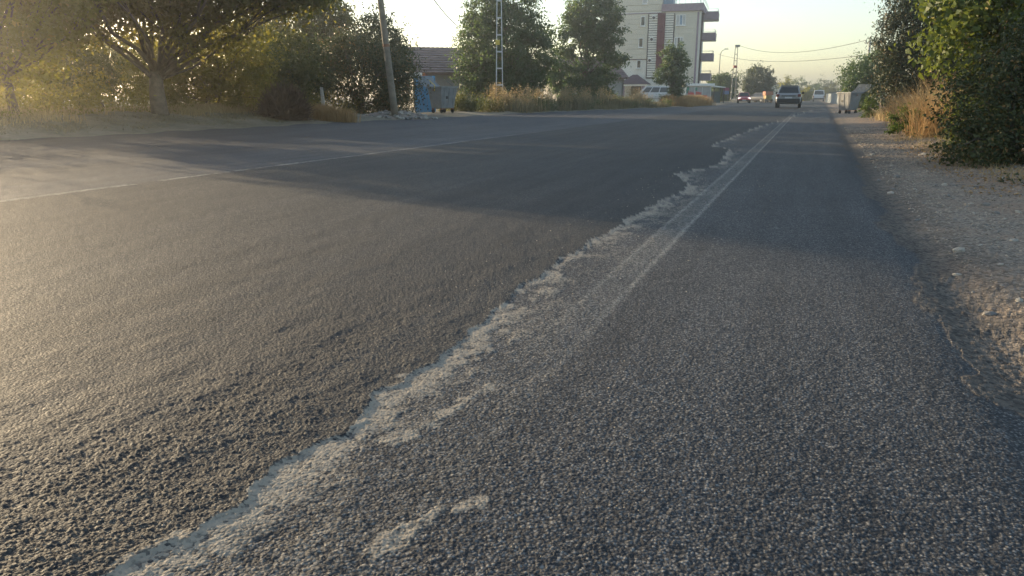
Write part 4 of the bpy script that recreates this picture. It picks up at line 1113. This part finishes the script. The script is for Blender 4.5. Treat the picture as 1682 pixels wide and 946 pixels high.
# entrance porch
px0, px1 = fx(1031), fx(1066)
pz = fz(138.5)
rf = MB()
A = [(fx(1024.5), -3.4, pz), (fx(1072), -3.4, pz), (fx(1072), -0.12, pz), (fx(1024.5), -0.12, pz)]
apex0, apex1 = (fx(1045), -1.8, fz(122.5)), (fx(1052), -1.8, fz(122.5))
rf.add(A + [apex0, apex1], [(0, 1, 5, 4), (1, 2, 5), (2, 3, 4, 5), (3, 0, 4), (3, 2, 1, 0)])
pr = rf.build('porch_roof', M_PORCH, apt)
MB().box(fx(1026), fx(1070.5), -3.3, -0.13, pz - 0.22, pz - 0.004).build('fascia', M_CREAM, pr)
for u in (1032, 1064):
    MB().box(fx(u) - .2, fx(u) + .2, -3.1, -2.7, 0, pz - 0.225).build('porch_pillar', M_PURPLE, apt)
dr = MB().box(fx(1040), fx(1056), -0.06, 0.019, 0, 2.4).build('entrance_door', M_DARKPL, apt)
MB().box(fx(1042), fx(1047.5), -0.09, -0.062, 0.3, 2.2).build('pane', M_GLASS, dr)
MB().box(fx(1048.5), fx(1054), -0.09, -0.062, 0.3, 2.2).build('pane', M_GLASS, dr)

# ------------------------------------------------------------------ bus shelter and sign
x, y = B(1146, 94.0); z = tz(x, y)
sh = thing('bus_shelter', 'grey roadside shelter with flat white roof and red lettering', 'shelter', (x, y, z), YAW - 0.1)
s = 94.0 / 1258
MB().box(-24 * s, 24 * s, -1.2, 1.3, 2.02, 2.32).build('roof', M_WHITE, sh, bevel=0.04)
MB().box(-21 * s, 18 * s, -0.9, -0.84, 0.05, 1.98).build('front_panel', plain('shelter_grey', (0.33, 0.34, 0.34), 0.7, 0.15), sh)
MB().box(18 * s, 18 * s + .06, -0.9, 1.2, 0.05, 1.98).build('side_panel', plain('shelter_dark', (0.12, 0.14, 0.14), 0.7, 0.15), sh)
for px in (-21, -7, 5, 18.5):
    MB().box(px * s - .05, px * s + .05, -0.97, -0.905, 0, 2.015).build('post', M_STEELW, sh)
mg = plain('green_poster', (0.03, 0.22, 0.16), 0.6, 0.2)
MB().box(-20 * s, -16 * s, -0.925, -0.902, 1.2, 1.95).build('green_poster', mg, sh)
MB().box(-6 * s, -3 * s, -0.925, -0.902, 1.45, 1.85).build('green_poster', mg, sh)
mred = plain('red_lettering', (0.55, 0.06, 0.06), 0.6, 0.1)
rng = np.random.default_rng(4)
xx = -17.5
while xx < 5:                                              # illegible red brush lettering: upright strokes of uneven height
    h = rng.uniform(0.22, 0.5); wd = rng.uniform(0.5, 1.0)
    if abs(xx + 6.5) > 1.2:
        MB().box(xx * s, (xx + wd) * s, -0.935, -0.926, 1.0, 1.0 + h).build('letter_stroke', mred, sh)
    xx += wd + rng.uniform(0.35, 0.7)
MB().box(-17.5 * s, -8 * s, -0.932, -0.9265, 1.12, 1.2).build('letter_stroke', mred, sh)
MB().box(-5 * s, 5 * s, -0.932, -0.9265, 1.2, 1.27).build('letter_stroke', mred, sh)
o = MB().box(5.5 * s, 12.5 * s, -1.35, -1.0, 0.02, 0.95).build('red_cabinet', plain('red_cabinet_paint', (0.42, 0.05, 0.06), 0.5), None, bevel=0.03)
o.matrix_world = sh.matrix_basis.copy(); tag(o, 'small red cabinet standing in front of the shelter', 'cabinet')
x, y = B(1176, 99.0)
sh2 = thing('canopy', 'low dark roadside canopy with pale slanted roof beside the shelter', 'canopy', (x, y, 0), YAW)
MB().frustum([(-.7, -1, 2.1), (.9, -1, 1.95), (.9, 1, 1.95), (-.7, 1, 2.1)], [(-.7, -1, 2.25), (.9, -1, 2.05), (.9, 1, 2.05), (-.7, 1, 2.25)]).build('roof', M_WHITE, sh2)
for px in (-0.55, 0.75):
    for py in (-.9, .9): MB().box(px - .05, px + .05, py - .05, py + .05, 0, 2.0).build('post', M_DARKPL, sh2)
MB().box(-.5, .7, .6, .7, 0, 1.5).build('back_panel', plain('canopy_back', (0.06, 0.09, 0.10), 0.7), sh2)
x, y = B(1192, 106.0)
sg = thing('sign_board', 'small red and blue roadside sign board beside the far lattice pole', 'sign', (x, y, 0), YAW)
MB().box(-.42, .42, -.03, .03, 1.65, 2.05).build('red_panel', plain('sign_red', (0.26, 0.05, 0.09), 0.6), sg)
MB().box(-.42, .42, -.03, .03, 1.18, 1.645).build('blue_panel', plain('sign_blue', (0.10, 0.16, 0.30), 0.6), sg)
for px in (-.3, .3): MB().box(px - .03, px + .03, .035, .08, 0, 2.0).build('post', M_GALV, sg)

# ------------------------------------------------------------------ vehicles: local +Y is the front, origin on the ground under the middle
def section(hw, zb, zt, hr=0.10, ztop_in=0.04):
    """rounded cross-section ring, half width hw from zb to zt"""
    return [(-hw + .10, zb), (hw - .10, zb), (hw, zb + .14), (hw + .015, (zb + zt) / 2), (hw - .01, zt - .06), (hw - .06, zt), (-hw + .06, zt), (-hw + .01, zt - .06), (-hw - .015, (zb + zt) / 2), (-hw, zb + .14)]
def vehicle(name, label, cat, x, y, rz, L, W, H, zb, belt, lower, cabin, paint, wheel_r, axles, rear_dark=True, front=False, mirrors=True, plate=True, rails=False, group='vehicles on the road'):
    """lower: list of (y, half width, z top); cabin: list of 4 (y, half width, z) -> rear base, rear roof, front roof, front base"""
    root = thing(name, label, cat, (x, y, tz(x, y)), rz, group)
    body = MB()
    rings = [[(px, yy, pz) for px, pz in section(hw, z0, zt)] for yy, hw, z0, zt in lower]
    body.loft(rings)
    (yb0, wb0, zb0), (yr0, wr0, zr0), (yr1, wr1, zr1), (yb1, wb1, zb1) = cabin
    c = .07
    body.add([(-wb0, yb0, zb0), (wb0, yb0, zb0), (wb1, yb1, zb1), (-wb1, yb1, zb1), (-wr0, yr0, zr0), (wr0, yr0, zr0), (wr1, yr1, zr1), (-wr1, yr1, zr1)],
             [(0, 1, 5, 4), (1, 2, 6, 5), (2, 3, 7, 6), (3, 0, 4, 7), (4, 5, 6, 7)])
    bo = body.build('body', paint, root, bevel=0.05)
    def quad_on(a, b, c_, d_, u0, u1, v0, v1, off):
        """thin panel on the face a(bl) b(br) c(tr) d(tl)"""
        a, b, c_, d_ = map(Vector, (a, b, c_, d_))
        def pt(s, t): return (a * (1 - s) + b * s) * (1 - t) + (d_ * (1 - s) + c_ * s) * t
        nrm = (b - a).cross(d_ - a).normalized()
        q = [pt(u0, v0), pt(u1, v0), pt(u1, v1), pt(u0, v1)]
        return [p - nrm * 0.02 for p in q], [p + nrm * off for p in q]
    def panel(nm, mat, par, *args):
        b_, t_ = quad_on(*args); return MB().frustum(b_, t_).build(nm, mat, par)
    rear = ((-wb0, yb0, zb0), (wb0, yb0, zb0), (wr0, yr0, zr0), (-wr0, yr0, zr0))
    frt = ((wb1, yb1, zb1), (-wb1, yb1, zb1), (-wr1, yr1, zr1), (wr1, yr1, zr1))
    right = ((wb0, yb0, zb0), (wb1, yb1, zb1), (wr1, yr1, zr1), (wr0, yr0, zr0))
    left = ((-wb1, yb1, zb1), (-wb0, yb0, zb0), (-wr0, yr0, zr0), (-wr1, yr1, zr1))
    panel('rear_window', M_GLASS, root, *rear, 0.07, 0.93, 0.14, 0.86, 0.006)
    panel('windscreen', M_GLASS, root, *frt, 0.06, 0.94, 0.08, 0.90, 0.006)
    for sd in (right, left):
        for (a, b) in ((0.07, 0.30), (0.33, 0.60), (0.63, 0.90)):
            panel('side_window', M_GLASS, root, *sd, a, b, 0.12, 0.85, 0.006)
    for ay in axles:
        for s in (-1, 1):
            xw = s * (W / 2 - 0.10)
            wh = MB().tube([(xw - .10, ay, wheel_r), (xw + .10, ay, wheel_r)], wheel_r, 20).build('wheel', M_RUBBER, root, bevel=0.02)
            MB().tube([(xw + s * .095, ay, wheel_r), (xw + s * .112, ay, wheel_r)], wheel_r * .62, 14).build('rim', M_GALV, wh)
    if mirrors:
        for s in (-1, 1):
            MB().box(s * (W / 2 + .06) - .09, s * (W / 2 + .06) + .09, yb1 - .62, yb1 - .50, belt + .02, belt + .2).build('mirror', M_DARKPL, root, bevel=0.03)
    if rails:
        for s in (-1, 1):
            MB().tube([(s * wr0 * .88, yr0 + .15, zr0 + .0), (s * wr0 * .88, yr0 + .25, zr0 + .06), (s * wr0 * .88, yr1 - .25, zr1 + .06), (s * wr0 * .88, yr1 - .1, zr1)], 0.02, 6).build('roof_rail', M_GALV, root)
    return root
def S(hw, z0, zt, y): return (y, hw, z0, zt)
# grey sport utility car seen from behind
x, y = G(1293.5, 177.6); y += 2.1
suv = vehicle('car', 'grey silver sport utility car driving away with dark rear bumper', 'car', x, y, 0.0, 4.34, 1.82, 1.68, 0.32, 1.02,
    [(-2.13, .80, .42, .98), (-2.02, .88, .34, 1.06), (-1.4, .91, .30, 1.07), (0, .91, .30, 1.06), (1.2, .90, .30, 1.03), (1.9, .86, .34, .96), (2.15, .74, .42, .86)],
    [(-1.98, .84, 1.03), (-1.62, .66, 1.62), (0.25, .66, 1.64), (1.15, .80, 1.02)], carpaint('grey_silver_paint', (0.25, 0.26, 0.27)), .345, (-1.35, 1.33), rails=True)
MB().box(-.83, .83, -2.20, -2.06, .34, .70).build('rear_bumper', M_DARKPL, suv, bevel=0.05)
MB().box(-.50, .50, -2.165, -2.10, .86, .93).build('trim_strip', M_DARKPL, suv)
MB().box(-.26, .26, -2.17, -2.125, .715, .835).build('number_plate', M_PLATE, suv)
for s_ in (-1, 1):
    MB().box(s_ * .77 - .12, s_ * .77 + .12, -2.14, -1.95, .82, 1.03).build('tail_light', M_LAMPRED, suv, bevel=0.03)
for s_ in (-1, 1):
    for ay in (-1.35, 1.33):
        MB().tube([(s_ * .885, ay - .43, .34), (s_ * .9, ay - .34, .66), (s_ * .9, ay, .80), (s_ * .9, ay + .34, .66), (s_ * .885, ay + .43, .34)], 0.055, 6).build('wheel_arch', M_DARKPL, suv, smooth=True)
MB().box(-.60, .60, -1.72, -1.5, 1.615, 1.665).build('spoiler', M_GALV, suv, bevel=0.015)
# red hatchback coming with its lamps lit
x, y = G(1219, 169.6); y += 2.0
red = vehicle('car', 'small red car approaching with both headlights lit', 'car', x, y, math.pi + 0.12, 3.95, 1.66, 1.42, 0.25, 0.88,
    [(-1.95, .70, .36, .84), (-1.85, .80, .28, .90), (-1.2, .83, .25, .92), (0, .83, .25, .90), (1.0, .82, .25, .86), (1.7, .79, .28, .76), (1.95, .68, .36, .66)],
    [(-1.8, .76, .88), (-1.25, .58, 1.38), (0.15, .58, 1.40), (0.95, .74, .87)], carpaint('red_paint', (0.52, 0.028, 0.05)), .29, (-1.25, 1.22))
for s_ in (-1, 1):
    MB().box(s_ * .60 - .16, s_ * .60 + .16, 1.78, 1.93, .56, .72).build('headlight', M_HEADLAMP, red, bevel=0.03)
MB().box(-.70, .70, 1.84, 1.99, .28, .44).build('front_bumper', M_DARKPL, red, bevel=0.04)
MB().box(-.26, .26, 1.97, 2.0, .36, .47).build('number_plate', M_PLATE, red)
# white van far down the road
x, y = G(1344, 166.9); y += 2.0
van = vehicle('van', 'white panel van driving away far down the road', 'van', x, y, 0.0, 4.5, 1.9, 2.0, 0.35, 1.1,
    [(-2.2, .90, .42, 1.10), (-2.12, .95, .36, 1.14), (0, .95, .34, 1.14), (1.6, .93, .34, 1.08), (2.2, .80, .42, .92)],
    [(-2.15, .93, 1.10), (-2.02, .80, 1.98), (0.9, .80, 1.98), (1.7, .88, 1.08)], carpaint('white_van_paint', (0.62, 0.63, 0.65)), .33, (-1.4, 1.4))
MB().box(-.94, .94, -2.30, -2.16, .40, .62).build('rear_bumper', M_DARKPL, van, bevel=0.04)
for s_ in (-1, 1):
    MB().box(s_ * .88 - .07, s_ * .88 + .07, -2.24, -2.1, .70, 1.05).build('tail_light', M_LAMPRED, van, bevel=0.02)
MB().box(-.26, .26, -2.235, -2.19, .72, .84).build('number_plate', M_PLATE, van)
# white pickup van parked at the porch, side on
x, y = B(1070, 91.0)
pk = vehicle('van', 'white parked van before the apartment porch half behind the dry grass', 'van', x, y, YAW + math.pi / 2 - 0.1, 4.6, 1.8, 1.85, 0.35, 1.05,
    [(-2.25, .85, .42, 1.05), (-2.1, .90, .36, 1.10), (0, .90, .34, 1.10), (1.3, .90, .34, 1.06), (2.0, .84, .36, .92), (2.25, .72, .44, .80)],
    [(-2.2, .88, 1.06), (-2.05, .76, 1.80), (0.75, .76, 1.84), (1.55, .86, 1.05)], carpaint('white_van_paint2', (0.46, 0.47, 0.49)), .33, (-1.4, 1.4), group='parked vehicles')
pk.location.z += 0.12
# small orange and yellow machine parked by the road
x, y = B(1261, 112.0)
mc = thing('parked_cart', 'small orange topped yellow cart parked by the roadside behind the grey car', 'cart', (x, y, 0), 0.3)
M_OR = plain('orange_paint', (0.36, 0.12, 0.06), 0.6); 
MB().box(-.55, .55, -.8, .8, 1.05, 1.6).build('orange_box', M_OR, mc, bevel=0.04)
MB().box(-.42, .42, -.75, .75, .42, 1.045).build('yellow_body', plain('dull_yellow_paint', (0.30, 0.22, 0.08), 0.7), mc, bevel=0.04)
for a in (-.5, .5):
    for s_ in (-1, 1):
        MB().tube([(s_ * .46 - .06, a, .3), (s_ * .46 + .06, a, .3)], .3, 16).build('wheel', M_RUBBER, mc)
x, y = B(1246, 118.0)
gv = vehicle('car', 'dull grey car parked beyond the red car by the dark tree', 'car', x, y, 0.9, 4.0, 1.7, 1.45, 0.28, 0.9,
    [(-1.95, .70, .36, .86), (-1.85, .82, .28, .92), (0, .84, .25, .92), (1.1, .83, .25, .88), (1.95, .68, .36, .68)],
    [(-1.8, .76, .90), (-1.25, .60, 1.42), (0.15, .60, 1.44), (0.95, .74, .88)], carpaint('dull_grey_paint', (0.10, 0.10, 0.11)), .3, (-1.25, 1.22), group='parked vehicles')
# low blue-grey fence on the right and a pale far building
a0, a1 = Vector((*G(1360, 169), 0)), Vector((*G(1379, 175), 0))
x0, y0 = B(1357, 120.0); x1, y1 = B(1381, 78.0)
fe = thing('fence', 'low blue grey panel fence along the right verge behind the bin', 'fence', (x0, y0, tz(x0, y0)))
v = Vector((x1 - x0, y1 - y0, 0)); n_ = 12
mf = plain('blue_grey_fence', (0.20, 0.24, 0.27), 0.7, 0.2)
for i in range(n_):
    p, q = v * (i / n_), v * ((i + 0.97) / n_)
    s_ = Vector((0.03, 0, 0))
    MB().frustum([p - s_, p + s_, q + s_, q - s_], [w + Vector((0, 0, 1.25)) for w in (p - s_, p + s_, q + s_, q - s_)]).build('panel', mf, fe)
    MB().box(p.x - .05, p.x + .05, p.y - .05, p.y + .05, 0, 1.4).build('post', M_GALV, fe)
x, y = B(1276, 175.0)
fb = thing('far_building', 'pale flat roofed building far down the road behind the dark tree', 'building', (x, y, 0), 0.1)
MB().box(-5, 2.2, 0, 8, 0, 3.6).build('wall', M_CREAM, fb)
MB().box(-5.3, 2.5, -.3, 8.3, 3.6, 3.9).build('roof', M_PURPLE, fb)
for i in range(3):
    w = MB().box(-3.9 + i * 2.0, -2.7 + i * 2.0, -.05, .02, 1.1, 2.4).build('window', M_WHITE, fb)
    MB().box(-3.8 + i * 2.0, -2.8 + i * 2.0, -.07, -.052, 1.2, 2.3).build('pane', M_GLASS, w)

# ------------------------------------------------------------------ loose stones on the right verge
rng = np.random.default_rng(123)
def put_stone(x, y, s, lab, dark=False, grp='loose stones on the gravel verge', flat=1.0):
    o = bpy.data.objects.new('stone', (STONESD if dark else STONES)[rng.integers(8)])
    link(o); o.scale = (s * 1.2, s, s * flat); o.rotation_euler = (rng.uniform(-.3, .3), rng.uniform(-.3, .3), rng.uniform(0, 6.3))
    o.location = (x, y, tz(x, y) + s * 0.16 * flat)
    return tag(o, lab, 'stone', grp)
sx, sy = G(1575, 411)
o = put_stone(sx, sy, 0.058, 'single larger pale stone lying alone on the gravel verge', grp=None)
LABS = ('small pale stone lying loose on the gravel verge', 'small grey stone lying loose on the gravel verge')
for i in range(230):
    y = 1.6 + 11 * rng.uniform() ** 1.6; sr = 0.15 + 2.6 * rng.uniform() ** 1.2
    x = float(edge_r(np.array(y))) + sr
    dk = rng.uniform() < 0.45
    put_stone(x, y, rng.uniform(0.012, 0.040) * (1 + 0.08 * y), LABS[int(dk)], dk)
x_, y_ = [], []
# fine gravel: thousands of chips too small to count
def chips(n, fx_, smin, smax, seed):
    r = np.random.default_rng(seed)
    pts = np.array([fx_(r) for _ in range(n)])
    z = terrain(pts[:, 0], pts[:, 1])
    base = np.array([(1, 0, 0), (-1, 0, 0), (0, 1, 0), (0, -1, 0), (0, 0, .7), (0, 0, -.7)], float)
    tri = np.array([(0, 2, 4), (2, 1, 4), (1, 3, 4), (3, 0, 4), (2, 0, 5), (1, 2, 5), (3, 1, 5), (0, 3, 5)])
    s = r.uniform(smin, smax, (n, 1, 1)) * (0.8 + 0.095 * pts[:, 1])[:, None, None]
    ang = r.uniform(0, 6.28, n); c, sn = np.cos(ang), np.sin(ang)
    V = base[None] * r.uniform(0.5, 1.3, (n, 6, 1)) * s
    X = V[..., 0] * c[:, None] - V[..., 1] * sn[:, None]; Y = V[..., 0] * sn[:, None] + V[..., 1] * c[:, None]
    V = np.stack([X + pts[:, :1], Y + pts[:, 1:2], V[..., 2] + z[:, None] + 0.004], -1)
    return V.reshape(-1, 3), (tri[None] + np.arange(n)[:, None, None] * 6).reshape(-1, 3)
def f_verge(r):
    y = 1.4 + 22 * r.uniform() ** 2
    return float(np.interp(y, ER[:, 1], ER[:, 0])) + 0.22 + 2.4 * r.uniform() ** 1.1, y
V, F = chips(22000, f_verge, 0.0022, 0.0105, 5)
mchip = leafy('gravel_chip', (0.11, 0.092, 0.075), (0.44, 0.37, 0.29), 0.0, 0.9)
stuff('gravel', 'fine loose gravel scattered over the right verge', V, F, mchip, 'gravel')
def f_road(r):
    y = 0.8 + 9 * r.uniform() ** 2.2
    return float(np.interp(y, EO[:, 1], EO[:, 0])) - 0.45 + 1.3 * r.uniform(), y
V, F = chips(700, f_road, 0.0015, 0.0045, 6)
stuff('grit', 'loose grit scattered along the broken asphalt edge', V + np.array([0, 0, 0.012]), F, mchip, 'gravel')

# ------------------------------------------------------------------ dusty air, thickened to imitate the sun flare veil at left
hz = MB().box(-930, 930, -930, 930, -3.0, 19.0).build('haze', None)
tag(hz, kind='stuff'); hz['label'] = 'thin warm dusty haze, thickened to imitate the sun flare veil at left'
mh = bpy.data.materials.new('flare_haze'); mh.use_nodes = True
nn, ll = mh.node_tree.nodes, mh.node_tree.links
nn.remove(nn['Principled BSDF'])
pv = nn.new('ShaderNodeVolumePrincipled')
pv.inputs['Color'].default_value = (0.92, 0.91, 0.90, 1)
pv.inputs['Density'].default_value = 0.0018
pv.inputs['Anisotropy'].default_value = 0.82
ll.new(pv.outputs[0], nn['Material Output'].inputs['Volume'])
hz.data.materials.append(mh)
